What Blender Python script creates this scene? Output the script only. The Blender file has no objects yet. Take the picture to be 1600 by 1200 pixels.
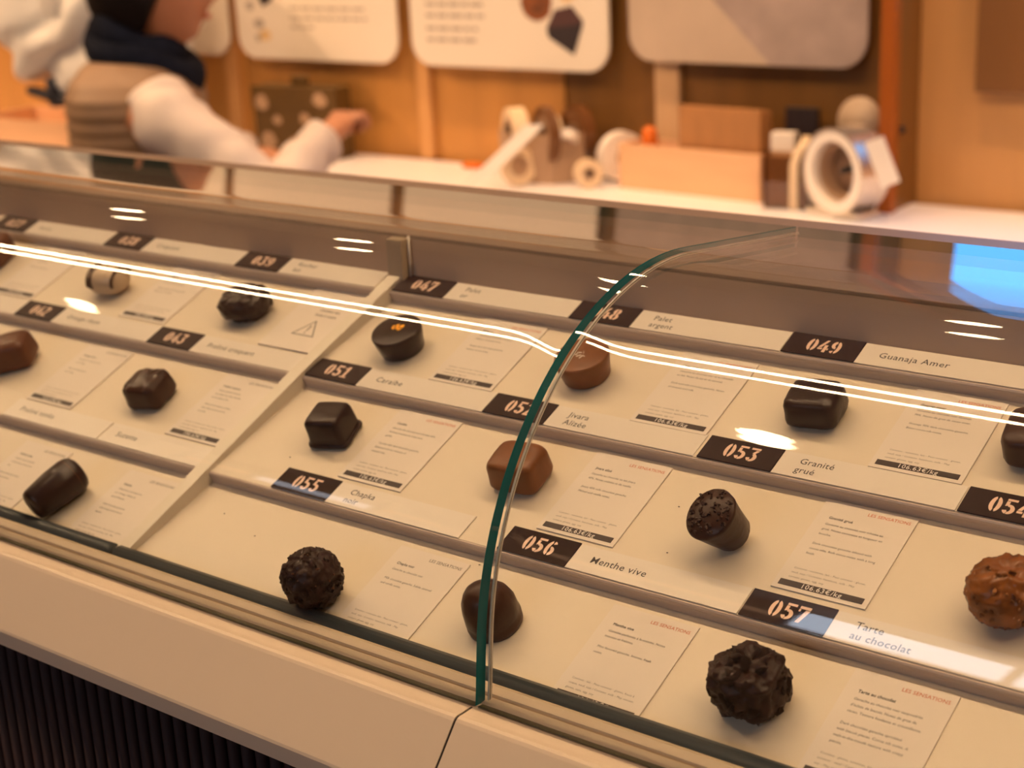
import bpy, bmesh, math, random
from math import sin, cos, radians, pi
from mathutils import Vector, Matrix, noise

random.seed(7)
scene = bpy.context.scene
COL = scene.collection

# ------------------------------------------------------------------ camera
cam_data = bpy.data.cameras.new('camera')
cam = bpy.data.objects.new('camera', cam_data)
COL.objects.link(cam)
cam_data.sensor_width = 36.0
cam_data.lens = 2464.0813 / 1600 * 36.0
cam_data.clip_start = 0.02
cam_data.clip_end = 40
RT = ((0.790950871, -0.152067082, 0.592682311),
      (0.610094839, 0.269926898, -0.744932049),
      (-0.046701255, 0.950797072, 0.306274257))
cam.matrix_world = Matrix.Translation((0.4986, -0.6486, 1.5001)) @ Matrix(RT).to_4x4()
cam_data.dof.use_dof = True
cam_data.dof.focus_distance = 0.68
cam_data.dof.aperture_fstop = 11.0
scene.camera = cam

# ------------------------------------------------------------------ world, exposure
world = bpy.data.worlds.new('shop_ambience')
scene.world = world
world.use_nodes = True
world.node_tree.nodes['Background'].inputs[0].default_value = (1.0, 0.72, 0.45, 1)
world.node_tree.nodes['Background'].inputs[1].default_value = 0.14
scene.view_settings.view_transform = 'Standard'
scene.view_settings.look = 'None'
scene.view_settings.gamma = 1.0
scene.view_settings.use_curve_mapping = False
scene.view_settings.exposure = 0.0
scene.cycles.transparent_max_bounces = 24
scene.cycles.max_bounces = 8
scene.cycles.caustics_reflective = False
scene.cycles.caustics_refractive = False
scene.cycles.sample_clamp_indirect = 4.0

WARM = (1.0, 0.60, 0.32)
SPOT_W = 34.0        # each ceiling downlight
LED_E = 130.0         # emission of the linear lamp
WIN_E = 6.0          # daylight behind the shop-front glazing
SCREEN_E = 3.2

# ------------------------------------------------------------------ materials
def mat(name, col, rough=0.5, metal=0.0, spec=0.5, var=0.0, vscale=20.0, bump=0.0, bscale=60.0,
        coat=0.0, emit=None, estr=0.0, sss=0.0, stretch=None):
    m = bpy.data.materials.new(name)
    m.use_nodes = True
    nt = m.node_tree
    b = nt.nodes['Principled BSDF']
    b.inputs['Base Color'].default_value = (*col, 1)
    b.inputs['Roughness'].default_value = rough
    b.inputs['Metallic'].default_value = metal
    b.inputs['Specular IOR Level'].default_value = spec
    b.inputs['Coat Weight'].default_value = coat
    if emit:
        b.inputs['Emission Color'].default_value = (*emit, 1)
        b.inputs['Emission Strength'].default_value = estr
    if var or bump:
        tc = nt.nodes.new('ShaderNodeTexCoord')
        mp = nt.nodes.new('ShaderNodeMapping')
        nt.links.new(tc.outputs['Object'], mp.inputs['Vector'])
        if stretch:
            mp.inputs['Scale'].default_value = stretch
    if var:
        n = nt.nodes.new('ShaderNodeTexNoise')
        n.inputs['Scale'].default_value = vscale
        n.inputs['Detail'].default_value = 4
        nt.links.new(mp.outputs[0], n.inputs['Vector'])
        r = nt.nodes.new('ShaderNodeValToRGB')
        r.color_ramp.elements[0].position = 0.3
        r.color_ramp.elements[1].position = 0.7
        r.color_ramp.elements[0].color = (*[max(0, c * (1 - var)) for c in col], 1)
        r.color_ramp.elements[1].color = (*[min(1, c * (1 + var)) for c in col], 1)
        nt.links.new(n.outputs['Fac'], r.inputs['Fac'])
        nt.links.new(r.outputs['Color'], b.inputs['Base Color'])
    if bump:
        n2 = nt.nodes.new('ShaderNodeTexNoise')
        n2.inputs['Scale'].default_value = bscale
        n2.inputs['Detail'].default_value = 3
        nt.links.new(mp.outputs[0], n2.inputs['Vector'])
        bp = nt.nodes.new('ShaderNodeBump')
        bp.inputs['Strength'].default_value = bump
        bp.inputs['Distance'].default_value = 0.001
        nt.links.new(n2.outputs['Fac'], bp.inputs['Height'])
        nt.links.new(bp.outputs['Normal'], b.inputs['Normal'])
    return m

def emission(name, col, strength):
    m = bpy.data.materials.new(name)
    m.use_nodes = True
    nt = m.node_tree
    nt.nodes.clear()
    e = nt.nodes.new('ShaderNodeEmission')
    e.inputs[0].default_value = (*col, 1)
    e.inputs[1].default_value = strength
    o = nt.nodes.new('ShaderNodeOutputMaterial')
    nt.links.new(e.outputs[0], o.inputs[0])
    return m

def glass_mat(name, tint=(0.985, 0.992, 0.985), f0=0.045):
    """Clear pane: straight-through transmission plus Fresnel mirror reflection."""
    m = bpy.data.materials.new(name)
    m.use_nodes = True
    nt = m.node_tree
    nt.nodes.clear()
    g = nt.nodes.new('ShaderNodeNewGeometry')
    dot = nt.nodes.new('ShaderNodeVectorMath'); dot.operation = 'DOT_PRODUCT'
    nt.links.new(g.outputs['Normal'], dot.inputs[0])
    nt.links.new(g.outputs['Incoming'], dot.inputs[1])
    ab = nt.nodes.new('ShaderNodeMath'); ab.operation = 'ABSOLUTE'
    nt.links.new(dot.outputs['Value'], ab.inputs[0])
    inv = nt.nodes.new('ShaderNodeMath'); inv.operation = 'SUBTRACT'
    inv.inputs[0].default_value = 1.0
    nt.links.new(ab.outputs[0], inv.inputs[1])
    pw = nt.nodes.new('ShaderNodeMath'); pw.operation = 'POWER'
    nt.links.new(inv.outputs[0], pw.inputs[0]); pw.inputs[1].default_value = 5.0
    ma = nt.nodes.new('ShaderNodeMath'); ma.operation = 'MULTIPLY_ADD'
    nt.links.new(pw.outputs[0], ma.inputs[0])
    ma.inputs[1].default_value = 1 - f0; ma.inputs[2].default_value = f0
    t = nt.nodes.new('ShaderNodeBsdfTransparent'); t.inputs[0].default_value = (*tint, 1)
    gl = nt.nodes.new('ShaderNodeBsdfGlossy'); gl.inputs['Roughness'].default_value = 0.0
    mx = nt.nodes.new('ShaderNodeMixShader')
    nt.links.new(ma.outputs[0], mx.inputs[0])
    nt.links.new(t.outputs[0], mx.inputs[1]); nt.links.new(gl.outputs[0], mx.inputs[2])
    o = nt.nodes.new('ShaderNodeOutputMaterial')
    nt.links.new(mx.outputs[0], o.inputs[0])
    return m

M = {}
M['cream_tray'] = mat('cream_tray_laminate', (0.77, 0.665, 0.525), 0.42, var=0.03, vscale=9, bump=0.03, bscale=400)
M['step_face'] = mat('grey_beige_step_edge', (0.60, 0.475, 0.39), 0.35)
M['rim'] = mat('cream_tray_rim', (0.76, 0.68, 0.56), 0.4, var=0.03)
M['paper'] = mat('white_card_paper', (0.78, 0.69, 0.60), 0.5, var=0.012, vscale=30)
M['strip'] = mat('white_laminated_strip', (0.80, 0.72, 0.63), 0.28)
M['plate'] = mat('dark_brown_plate', (0.024, 0.008, 0.008), 0.45, spec=0.2, var=0.15, vscale=200)
M['plate_gloss'] = mat('dark_brown_glossy_plate', (0.030, 0.016, 0.016), 0.12, coat=0.6, var=0.15, vscale=200)
M['copper_print'] = mat('pale_copper_print', (0.86, 0.60, 0.46), 0.4)
M['ink'] = mat('dark_grey_ink', (0.055, 0.045, 0.045), 0.6)
M['ink_grey'] = mat('grey_ink', (0.15, 0.12, 0.105), 0.6)
M['ink_red'] = mat('orange_red_ink', (0.62, 0.14, 0.05), 0.6)
M['bar'] = mat('brown_black_bar', (0.035, 0.018, 0.016), 0.5)
M['white_print'] = mat('white_print', (0.85, 0.78, 0.72), 0.5)
M['fascia'] = mat('cream_lacquered_fascia', (0.63, 0.52, 0.40), 0.32, var=0.02, vscale=4)
M['rail'] = mat('beige_glazing_rail', (0.66, 0.53, 0.38), 0.4, var=0.04, vscale=12)
M['gasket'] = mat('slate_grey_gasket', (0.045, 0.057, 0.066), 0.35)
M['slat'] = mat('dark_burgundy_slat', (0.022, 0.006, 0.007), 0.7, var=0.3, vscale=30)
M['plinth'] = mat('black_plinth', (0.012, 0.008, 0.008), 0.6)
M['post'] = mat('beige_end_post', (0.50, 0.39, 0.27), 0.4)
M['dark_taupe'] = mat('dark_taupe_rail', (0.20, 0.13, 0.088), 0.5)
M['taupe'] = mat('taupe_case_back', (0.66, 0.465, 0.325), 0.45, var=0.03, vscale=6)
M['glass'] = glass_mat('clear_curved_glass')
M['teal'] = mat('teal_polished_glass_edge', (0.001, 0.150, 0.185), 0.35, spec=0.15, var=0.15, vscale=25, emit=None)
M['arris'] = mat('cream_polished_arris', (0.86, 0.80, 0.70), 0.15)
M['bead'] = mat('black_silicone_bead', (0.01, 0.01, 0.01), 0.4)
M['green_edge'] = mat('green_glass_edge', (0.10, 0.16, 0.13), 0.2)
M['lower_edge'] = mat('brown_green_glass_edge', (0.050, 0.045, 0.020), 0.3)
M['white_counter'] = mat('white_counter_laminate', (0.85, 0.83, 0.87), 0.3, var=0.015, vscale=3)
M['amber'] = mat('amber_wood_panel', (0.52, 0.245, 0.062), 0.45, var=0.10, vscale=3, stretch=(6, 6, 0.6))
M['dark_wood'] = mat('dark_brown_wood_panel', (0.20, 0.088, 0.018), 0.45, var=0.12, vscale=3, stretch=(6, 6, 0.6))
M['tan_wood'] = mat('tan_orange_wood_panel', (0.56, 0.29, 0.10), 0.45, var=0.07, vscale=3, stretch=(6, 6, 0.6))
M['trim'] = mat('light_wood_batten', (0.62, 0.40, 0.22), 0.5, var=0.06, vscale=4, stretch=(5, 5, 0.5))
M['orange_wood'] = mat('orange_red_wood', (0.34, 0.085, 0.006), 0.4, var=0.1, vscale=4, stretch=(5, 5, 0.5))
M['wall'] = mat('beige_plaster', (0.42, 0.30, 0.20), 0.8, var=0.03, vscale=3)
M['ceiling'] = mat('taupe_ceiling_paint', (0.40, 0.315, 0.25), 0.85, var=0.03, vscale=2)
M['floor'] = mat('brown_floor', (0.22, 0.15, 0.10), 0.5, var=0.1, vscale=3)

def choc(name, col, rough=0.32, bump=0.25, bscale=250, var=0.12):
    return mat(name, col, rough, var=var, vscale=120, bump=bump, bscale=bscale, spec=0.3)
M['dark_choc'] = choc('dark_chocolate', (0.046, 0.017, 0.010))
M['dark_choc2'] = choc('very_dark_chocolate', (0.028, 0.013, 0.010), 0.28)
M['black_choc'] = choc('black_brown_chocolate', (0.027, 0.011, 0.009), 0.3)
M['milk_choc'] = choc('milk_chocolate', (0.195, 0.068, 0.021), 0.35)
M['milk_choc2'] = choc('red_brown_milk_chocolate', (0.12, 0.042, 0.020), 0.35)
M['gold_choc'] = choc('golden_nut_chocolate', (0.23, 0.072, 0.013), 0.25, 0.6, 180, 0.35)
M['rough_choc'] = choc('rough_dark_chocolate', (0.027, 0.009, 0.007), 0.42, 0.8, 260, 0.3)
M['nib'] = mat('cocoa_nib', (0.036, 0.011, 0.007), 0.6, var=0.4, vscale=300)
M['gold_leaf'] = mat('gold_leaf', (0.95, 0.42, 0.02), 0.35, metal=0.3)
M['silver_leaf'] = mat('silver_leaf', (0.75, 0.68, 0.60), 0.35, metal=0.3)
M['white_choc'] = mat('ivory_chocolate', (0.62, 0.47, 0.32), 0.35)
M['nut'] = mat('hazelnut_chip', (0.42, 0.17, 0.05), 0.4, var=0.2, vscale=200)

# ------------------------------------------------------------------ mesh helpers
def mesh_from(name, verts, faces, smooth=False):
    me = bpy.data.meshes.new(name)
    me.from_pydata([tuple(v) for v in verts], [], faces)
    me.update()
    if smooth:
        me.polygons.foreach_set('use_smooth', [True] * len(me.polygons))
    return me

def add(name, me, m, parent=None, loc=None, rot=None):
    o = bpy.data.objects.new(name, me)
    COL.objects.link(o)
    if me is not None and m is not None and len(me.materials) == 0:
        me.materials.append(m)
    if parent:
        o.parent = parent
    if loc is not None:
        o.location = loc
    if rot is not None:
        o.rotation_euler = rot
    return o

def thing(name, label, cat, loc=(0, 0, 0), rot=(0, 0, 0), group=None):
    o = bpy.data.objects.new(name, None)
    COL.objects.link(o)
    o.empty_display_size = 0.02
    o.location = loc
    o.rotation_euler = rot
    tag(o, label, cat, group)
    return o

def tag(o, label, cat, group=None):
    o['label'] = label
    o['category'] = cat
    if group:
        o['group'] = group
    return o

def struct(o, label=None):
    o['kind'] = 'structure'
    if label:
        o['label'] = label
    return o

def bm_to_mesh(bm, name, smooth=False):
    me = bpy.data.meshes.new(name)
    bm.normal_update()
    bm.to_mesh(me)
    bm.free()
    if smooth:
        me.polygons.foreach_set('use_smooth', [True] * len(me.polygons))
    return me

def box_mesh(name, x0, x1, y0, y1, z0, z1, bevel=0.0, seg=2):
    bm = bmesh.new()
    bmesh.ops.create_cube(bm, size=1.0)
    for v in bm.verts:
        v.co = Vector(((x0 + x1) / 2 + v.co.x * (x1 - x0), (y0 + y1) / 2 + v.co.y * (y1 - y0),
                       (z0 + z1) / 2 + v.co.z * (z1 - z0)))
    if bevel:
        bmesh.ops.bevel(bm, geom=bm.edges[:], offset=bevel, segments=seg, profile=0.5, affect='EDGES')
    return bm_to_mesh(bm, name, smooth=False)

def extrude_x(name, prof, x0, x1, smooth=False):
    """closed (y, z) profile swept along X"""
    n = len(prof)
    vs = [(x0, y, z) for y, z in prof] + [(x1, y, z) for y, z in prof]
    fs = [(i, (i + 1) % n, n + (i + 1) % n, n + i) for i in range(n)]
    fs.append(tuple(range(n - 1, -1, -1)))
    fs.append(tuple(range(n, 2 * n)))
    me = mesh_from(name, vs, fs)
    bm = bmesh.new(); bm.from_mesh(me)
    bmesh.ops.recalc_face_normals(bm, faces=bm.faces[:])
    bm.to_mesh(me); bm.free()
    if smooth:
        me.polygons.foreach_set('use_smooth', [True] * len(me.polygons))
    return me

def cyl_mesh(name, r0, r1, h, seg=32, bevel=0.0, z0=0.0):
    bm = bmesh.new()
    bmesh.ops.create_cone(bm, cap_ends=True, segments=seg, radius1=r0, radius2=r1, depth=h)
    bmesh.ops.translate(bm, verts=bm.verts[:], vec=(0, 0, h / 2 + z0))
    if bevel:
        es = [e for e in bm.edges if abs(e.verts[0].co.z - e.verts[1].co.z) < 1e-6]
        bmesh.ops.bevel(bm, geom=es, offset=bevel, segments=3, profile=0.5, affect='EDGES')
    return bm_to_mesh(bm, name, smooth=True)

def loft(name, rings, closed_ends=True, smooth=True):
    n = len(rings[0])
    vs = [p for r in rings for p in r]
    fs = []
    for i in range(len(rings) - 1):
        for j in range(n):
            fs.append((i * n + j, i * n + (j + 1) % n, (i + 1) * n + (j + 1) % n, (i + 1) * n + j))
    if closed_ends:
        fs.append(tuple(range(n - 1, -1, -1)))
        fs.append(tuple((len(rings) - 1) * n + j for j in range(n)))
    me = mesh_from(name, vs, fs)
    bm = bmesh.new(); bm.from_mesh(me)
    bmesh.ops.recalc_face_normals(bm, faces=bm.faces[:])
    bm.to_mesh(me); bm.free()
    if smooth:
        me.polygons.foreach_set('use_smooth', [True] * len(me.polygons))
    return me

def ring_mesh(name, r_out, r_in, w, seg=40):
    """flat hoop (ribbon roll) with its axis along local Y"""
    rings = []
    for k in range(seg):
        a = 2 * pi * k / seg
        c, s = cos(a), sin(a)
        rings.append([(r_out * c, -w / 2, r_out * s), (r_out * c, w / 2, r_out * s),
                      (r_in * c, w / 2, r_in * s), (r_in * c, -w / 2, r_in * s)])
    rings.append(rings[0])
    return loft(name, rings, closed_ends=False, smooth=False)

def poly_plate(name, pts, z0, z1):
    """2D outline (x, y) extruded between z0 and z1"""
    n = len(pts)
    vs = [(x, y, z0) for x, y in pts] + [(x, y, z1) for x, y in pts]
    fs = [(i, (i + 1) % n, n + (i + 1) % n, n + i) for i in range(n)]
    fs.append(tuple(range(n - 1, -1, -1)))
    fs.append(tuple(range(n, 2 * n)))
    me = mesh_from(name, vs, fs)
    bm = bmesh.new(); bm.from_mesh(me)
    bmesh.ops.recalc_face_normals(bm, faces=bm.faces[:])
    bm.to_mesh(me); bm.free()
    return me

def merge_meshes(name, parts):
    """parts: list of (verts, faces)"""
    vs, fs = [], []
    for v, f in parts:
        b = len(vs)
        vs += v
        fs += [tuple(i + b for i in q) for q in f]
    return mesh_from(name, vs, fs)

# text as geometry -------------------------------------------------------
def text_geo(body, size, x=0, y=0, z=0, align='LEFT', spacing=1.0, bold=0.0, shear=0.0, xscale=1.0):
    cu = bpy.data.curves.new('t', 'FONT')
    cu.body = body
    cu.size = size
    cu.align_x = align
    cu.space_character = spacing
    cu.resolution_u = 2
    cu.offset = bold * size
    cu.shear = shear
    o = bpy.data.objects.new('t', cu)
    COL.objects.link(o)
    dg = bpy.context.evaluated_depsgraph_get()
    me = bpy.data.meshes.new_from_object(o.evaluated_get(dg))
    v = [(p.co.x * xscale + x, p.co.y + y, z) for p in me.vertices]
    f = [tuple(p.vertices) for p in me.polygons]
    bpy.data.objects.remove(o)
    bpy.data.curves.remove(cu)
    bpy.data.meshes.remove(me)
    return v, f

# stencil numerals -------------------------------------------------------
def arc(cx, cy, rx, ry, a0, a1, t, n=10):
    v, f = [], []
    for i in range(n + 1):
        a = radians(a0 + (a1 - a0) * i / n)
        v.append((cx + rx * cos(a), cy + ry * sin(a), 0))
        v.append((cx + (rx - t) * cos(a), cy + (ry - t * 0.72) * sin(a), 0))
    for i in range(n):
        f.append((2 * i, 2 * i + 1, 2 * i + 3, 2 * i + 2))
    return v, f

def quad(*p):
    return [(x, y, 0) for x, y in p], [tuple(range(len(p)))]

def stencil_digit(d):
    t = 0.215
    if d == 0:
        return [arc(.30, .5, .27, .5, 100, 260, t, 14), arc(.34, .5, .27, .5, -80, 80, t, 14)]
    if d == 1:
        return [quad((.22, 0), (.42, 0), (.42, 1), (.22, 1)), quad((.05, .72), (.19, .78), (.19, .95), (.05, .84)),
                quad((.05, 0), (.19, 0), (.19, .12), (.05, .12)), quad((.45, 0), (.58, 0), (.58, .12), (.45, .12))]
    if d == 2:
        return [arc(.31, .70, .28, .30, 10, 165, t), quad((.59, .74), (.40, .70), (.05, .16), (.28, .16)),
                quad((.03, 0), (.60, 0), (.60, .14), (.03, .14))]
    if d == 3:
        return [quad((.05, .86), (.58, .86), (.58, 1), (.05, 1)), quad((.58, .82), (.38, .82), (.22, .58), (.40, .58)),
                arc(.28, .30, .31, .31, -100, 85, t, 12), arc(.28, .30, .27, .30, 190, 250, t, 5)]
    if d == 4:
        return [quad((.34, 1), (.50, 1), (.22, .38), (.02, .38)), quad((.02, .20), (.30, .20), (.30, .34), (.02, .34)),
                quad((.36, 0), (.55, 0), (.55, .60), (.36, .60)), quad((.57, .20), (.66, .20), (.66, .34), (.57, .34))]
    if d == 5:
        return [quad((.08, .86), (.58, .86), (.58, 1), (.08, 1)), quad((.08, .50), (.25, .56), (.25, .83), (.08, .83)),
                arc(.29, .32, .31, .32, -95, 115, t, 12), arc(.29, .30, .27, .30, 195, 255, t, 5)]
    if d == 6:
        return [arc(.30, .5, .28, .5, 100, 262, t, 14), arc(.33, .31, .28, .31, -82, 95, t, 12),
                arc(.34, .72, .24, .28, 25, 80, t, 5)]
    if d == 7:
        return [quad((.03, .84), (.60, .84), (.60, 1), (.03, 1)), quad((.60, .80), (.38, .80), (.14, 0), (.36, 0)),
                quad((.03, .66), (.13, .66), (.13, .81), (.03, .81))]
    if d == 8:
        return [arc(.29, .74, .24, .26, 95, 265, t, 9), arc(.33, .74, .24, .26, -85, 85, t, 9),
                arc(.29, .27, .28, .27, 95, 265, t, 9), arc(.33, .27, .28, .27, -85, 85, t, 9)]
    v = stencil_digit(6)
    return [([(.64 - x, 1 - y, z) for x, y, z in vv], ff) for vv, ff in v]

def number_geo(s, x, y, h, z):
    out = []
    for k, ch in enumerate(s):
        for v, f in stencil_digit(int(ch)):
            out.append(([(x + (k * 0.70 + p[0]) * h * 0.96, y + p[1] * h, z) for p in v], f))
    return out

# tray frame -------------------------------------------------------------
TILT = radians(22)
Z0 = 1.276
HS = 0.0068                     # step height
LV = {'a': 0.0, 'b': -0.0742, 'c': -0.1511, 'end': -0.2140}     # ledge lines (tray v)
LZ = {'a': 0.0, 'b': -HS, 'c': -2 * HS}                         # ledge levels
TZ = {'a': -HS, 'b': -2 * HS, 'c': -3 * HS}                     # tray levels

def tw(x, v, z):
    return Vector((x, v * cos(TILT) - z * sin(TILT), Z0 + v * sin(TILT) + z * cos(TILT)))
TROT = (TILT, 0, 0)

# =================================================================== ROOM
FLOOR_Z = -0.08
CEIL = 2.70
XL, XR, YF, YB = -4.6, 1.9, -4.0, 1.8227
struct(add('floor', box_mesh('floor', XL, XR, YF, YB, FLOOR_Z - 0.05, FLOOR_Z), M['floor']))
struct(add('ceiling', box_mesh('ceiling', XL, XR, YF, YB + 0.05, CEIL, CEIL + 0.05), M['ceiling']))
struct(add('wall_left', box_mesh('wall_left', XL - 0.05, XL, YF, YB, FLOOR_Z, CEIL), M['wall']))
struct(add('wall_right', box_mesh('wall_right', XR, XR + 0.05, YF, YB, FLOOR_Z, CEIL), M['wall']))
wb = struct(add('wall_back', box_mesh('wall_back', XL, XR, YB + 0.012, YB + 0.06, FLOOR_Z, CEIL), M['dark_wood']))
xs = [XL, -3.75, -2.95, -2.18, -1.667, -1.30]
for i in range(len(xs) - 1):
    add('wall_panel', box_mesh('wall_panel', xs[i] + .002, xs[i + 1] - .002, YB - 0.002, YB + 0.012, 0.93, 1.75), M['amber'], wb)
add('wall_panel', box_mesh('wall_panel', -1.296, -0.60, YB - 0.0, YB + 0.012, 0.93, 1.75), M['dark_wood'], wb)
for x0, x1 in ((-0.60, 0.25), (0.254, 1.1), (1.104, XR)):
    add('wall_panel', box_mesh('wall_panel', x0 + .002, x1 - .002, YB - 0.004, YB + 0.012, 0.93, 1.75), M['tan_wood'], wb)
M['trim_amber'] = mat('amber_batten', (0.60, 0.31, 0.11), 0.5, var=0.06, vscale=4, stretch=(5, 5, 0.5))
M['soffit'] = mat('taupe_upper_panel', (0.26, 0.19, 0.14), 0.6, var=0.03, vscale=3)
for x0, x1, k in ((-1.088, -1.036, 'trim'), (-1.667, -1.632, 'trim_amber'), (-2.24, -2.20, 'trim_amber')):
    add('batten', box_mesh('batten', x0, x1, YB - 0.016, YB - 0.001, 0.951, 1.75, 0.003), M[k], wb)
xs = [XL, -3.4, -2.2, -1.0, 0.2, XR]
for i in range(len(xs) - 1):
    add('upper_panel', box_mesh('upper_panel', xs[i] + .002, xs[i + 1] - .002, YB - 0.004, YB + 0.012, 1.752, CEIL), M['soffit'], wb)

# shop front behind the photographer: wall with a long transom glazing
wf = struct(add('wall_front', None, None))
def fw(x0, x1, z0, z1):
    add('wall_segment', box_mesh('wall_segment', x0, x1, YF - 0.06, YF, z0, z1), M['wall'], wf)
fw(XL, XR, FLOOR_Z, 2.02)
fw(XL, XR, 2.68, CEIL)
fw(XL, -4.4, 2.02, 2.68)
fw(1.2, XR, 2.02, 2.68)
win = struct(add('window_1', None, None))
M['day'] = emission('daylight_pane', (0.72, 0.83, 1.0), WIN_E)
M['day_dim'] = emission('dim_warm_pane', (1.0, 0.55, 0.28), WIN_E * 0.16)
M['day_mid'] = emission('pale_daylight_pane', (0.80, 0.85, 0.95), WIN_E * 0.5)
panes = [(-4.38, -3.96, 'day_dim'), (-3.94, -3.30, 'day_mid'), (-3.28, -2.70, 'day_dim'),
         (-2.68, -1.60, 'day_dim'), (-1.58, -0.90, 'day'), (-0.88, 0.10, 'day'), (0.12, 1.18, 'day')]
for x0, x1, k in panes:
    zb, zt = (2.30, 2.44) if k != 'day' else (2.26, 2.67)
    if k == 'day_dim':
        zb, zt = 2.36, 2.46
    add('pane', box_mesh('pane', x0, x1, YF - 0.04, YF - 0.03, zb, zt), M[k], win)
    fw_parts = [(2.02, zb), (zt, 2.68)]
    for a, b in fw_parts:
        if b - a > 0.001:
            add('infill', box_mesh('infill', x0, x1, YF - 0.05, YF - 0.005, a, b), M['wall'], win)
for x in [-4.39, -3.95, -3.29, -2.69, -1.59, -0.89, 0.11, 1.19]:
    add('mullion', box_mesh('mullion', x - 0.012, x + 0.012, YF - 0.05, YF + 0.01, 2.02, 2.68), M['plinth'], win)

# =================================================================== LAMPS
M['lamp_face'] = emission('warm_lamp_lens', (1.0, 0.70, 0.42), 60.0)
M['led_face'] = emission('warm_led_diffuser', (1.0, 0.66, 0.36), LED_E)
M['lamp_ring'] = mat('white_lamp_ring', (0.7, 0.65, 0.6), 0.4)
led = thing('linear_lamp', 'long thin warm linear lamp under the ceiling above the display case', 'lamp', (0, 0.045, CEIL))
add('housing', box_mesh('housing', -4.3, 1.7, -0.03, 0.03, -0.030, 0.0, 0.003), M['lamp_ring'], led)
add('diffuser', box_mesh('diffuser', -4.29, 1.69, -0.011, 0.011, -0.036, -0.028), M['led_face'], led)

ring_me = ring_mesh('ring', 0.060, 0.046, 0.012)
disc_me = cyl_mesh('lens', 0.045, 0.045, 0.004, 32)
def downlight(x, y, where, k=1.0, aim=None):
    t = thing('ceiling_downlight', 'round recessed ceiling downlight ' + where, 'lamp', (x, y, CEIL), group='round ceiling downlights')
    r = add('ring', ring_me, M['lamp_ring'], t, (0, 0, -0.006), (pi / 2, 0, 0))
    add('lens', disc_me, M['lamp_face'], t, (0, 0, -0.008))
    l = bpy.data.lights.new('downlight_beam', 'SPOT')
    l.energy = SPOT_W * k
    l.color = WARM
    l.spot_size = radians(95)
    l.spot_blend = 0.7
    l.shadow_soft_size = 0.03
    lo = bpy.data.objects.new('downlight_beam', l)
    COL.objects.link(lo)
    lo.parent = t
    lo.location = (0, 0, -0.02)
    if aim:
        d = Vector(aim) - Vector((x, y, CEIL))
        lo.rotation_euler = d.to_track_quat('-Z', 'Y').to_euler()
ORD = ['first', 'second', 'third', 'fourth', 'fifth', 'sixth', 'seventh']
for i, x in enumerate((-2.65, -1.88, -1.17, -0.465, 0.25, 0.96)):
    downlight(x, 1.36, 'over the rear worktop, %s from the left' % ORD[i], 1.15)
for i, x in enumerate((-2.02, -0.51, 1.0)):
    downlight(x, -0.571, 'over the customer aisle, %s from the left' % ORD[i], 0.22)

downlight(-3.45, 0.55, 'added to brighten the fabric bundle at the far left', 4.2, (-2.35, 1.6, 1.3))  # extra fill spot, put in only to brighten the white fabric bundle

# =================================================================== DISPLAY CASE
case = thing('display_case', 'long chocolate display case with cream fascia and dark slatted front', 'display case', (0, 0, FLOOR_Z))
def cpart(name, me, m):
    return add(name, me, m, case, (0, 0, -FLOOR_Z))
CX0, CX1, SEAM = -1.6, 1.5, 0.1249
fasc = [(-0.2215, 1.1790), (-0.2240, 1.1792), (-0.2256, 1.1788), (-0.2268, 1.1778), (-0.2486, 1.1527), (-0.2492, 1.1515),
        (-0.2493, 1.1500), (-0.2493, 1.1440), (-0.2486, 1.1434), (-0.2300, 1.1434), (-0.2150, 1.1500), (-0.2150, 1.1790)]
cpart('fascia', extrude_x('fascia', fasc, CX0, SEAM - 0.0006), M['fascia'])
cpart('fascia', extrude_x('fascia', fasc, SEAM + 0.0006, CX1), M['fascia'])
cpart('fascia_joint', extrude_x('fascia_joint', [(y * 0.9985 - 0.00025, z - 0.0006) for y, z in fasc], SEAM - 0.0007, SEAM + 0.0007), M['plinth'])
rail = [(-0.2149, 1.150), (-0.2149, 1.1786), (-0.2080, 1.1792), (-0.2052, 1.1792), (-0.2048, 1.1778), (-0.2036, 1.1778),
        (-0.2032, 1.1796), (-0.1990, 1.1806), (-0.1965, 1.1800), (-0.1965, 1.150)]
cpart('glazing_rail', extrude_x('glazing_rail', rail, CX0, CX1), M['rail'])
# round dark gasket, one length per tray
def tube_x(name, y, z, r, x0, x1, seg=16, sy=1.0):
    return extrude_x(name, [(y + r * sy * cos(2 * pi * k / seg), z + r * sin(2 * pi * k / seg)) for k in range(seg)], x0, x1, smooth=True)
for x0, x1 in ((CX0, -0.1345), (-0.1285, CX1)):
    cpart('gasket', tube_x('gasket', -0.1915, 1.1768, 0.0058, x0, x1), M['gasket'])
cpart('plinth', box_mesh('plinth', CX0, CX1, -0.228, 0.16, FLOOR_Z, 1.142), M['plinth'])
cpart('carcass', extrude_x('carcass', [(-0.214, 1.1425), (-0.1975, 1.160), (-0.186, 1.160), (-0.02, 1.220), (0.02, 1.240), (0.13, 1.240), (0.13, 1.1425)], CX0, CX1), M['taupe'])
slat_me = loft('slat', [[(0.0034 * cos(a), -0.0045 * sin(a), z) for a in [pi * k / 6 for k in range(7)]] for z in (0.0, 1.1425 - FLOOR_Z)], closed_ends=True, smooth=True)
x = -0.62
while x < 0.62:
    o = cpart('slat', slat_me, M['slat'])
    o.location = (x, -0.2284, 0.0)
    x += 0.0094
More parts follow.
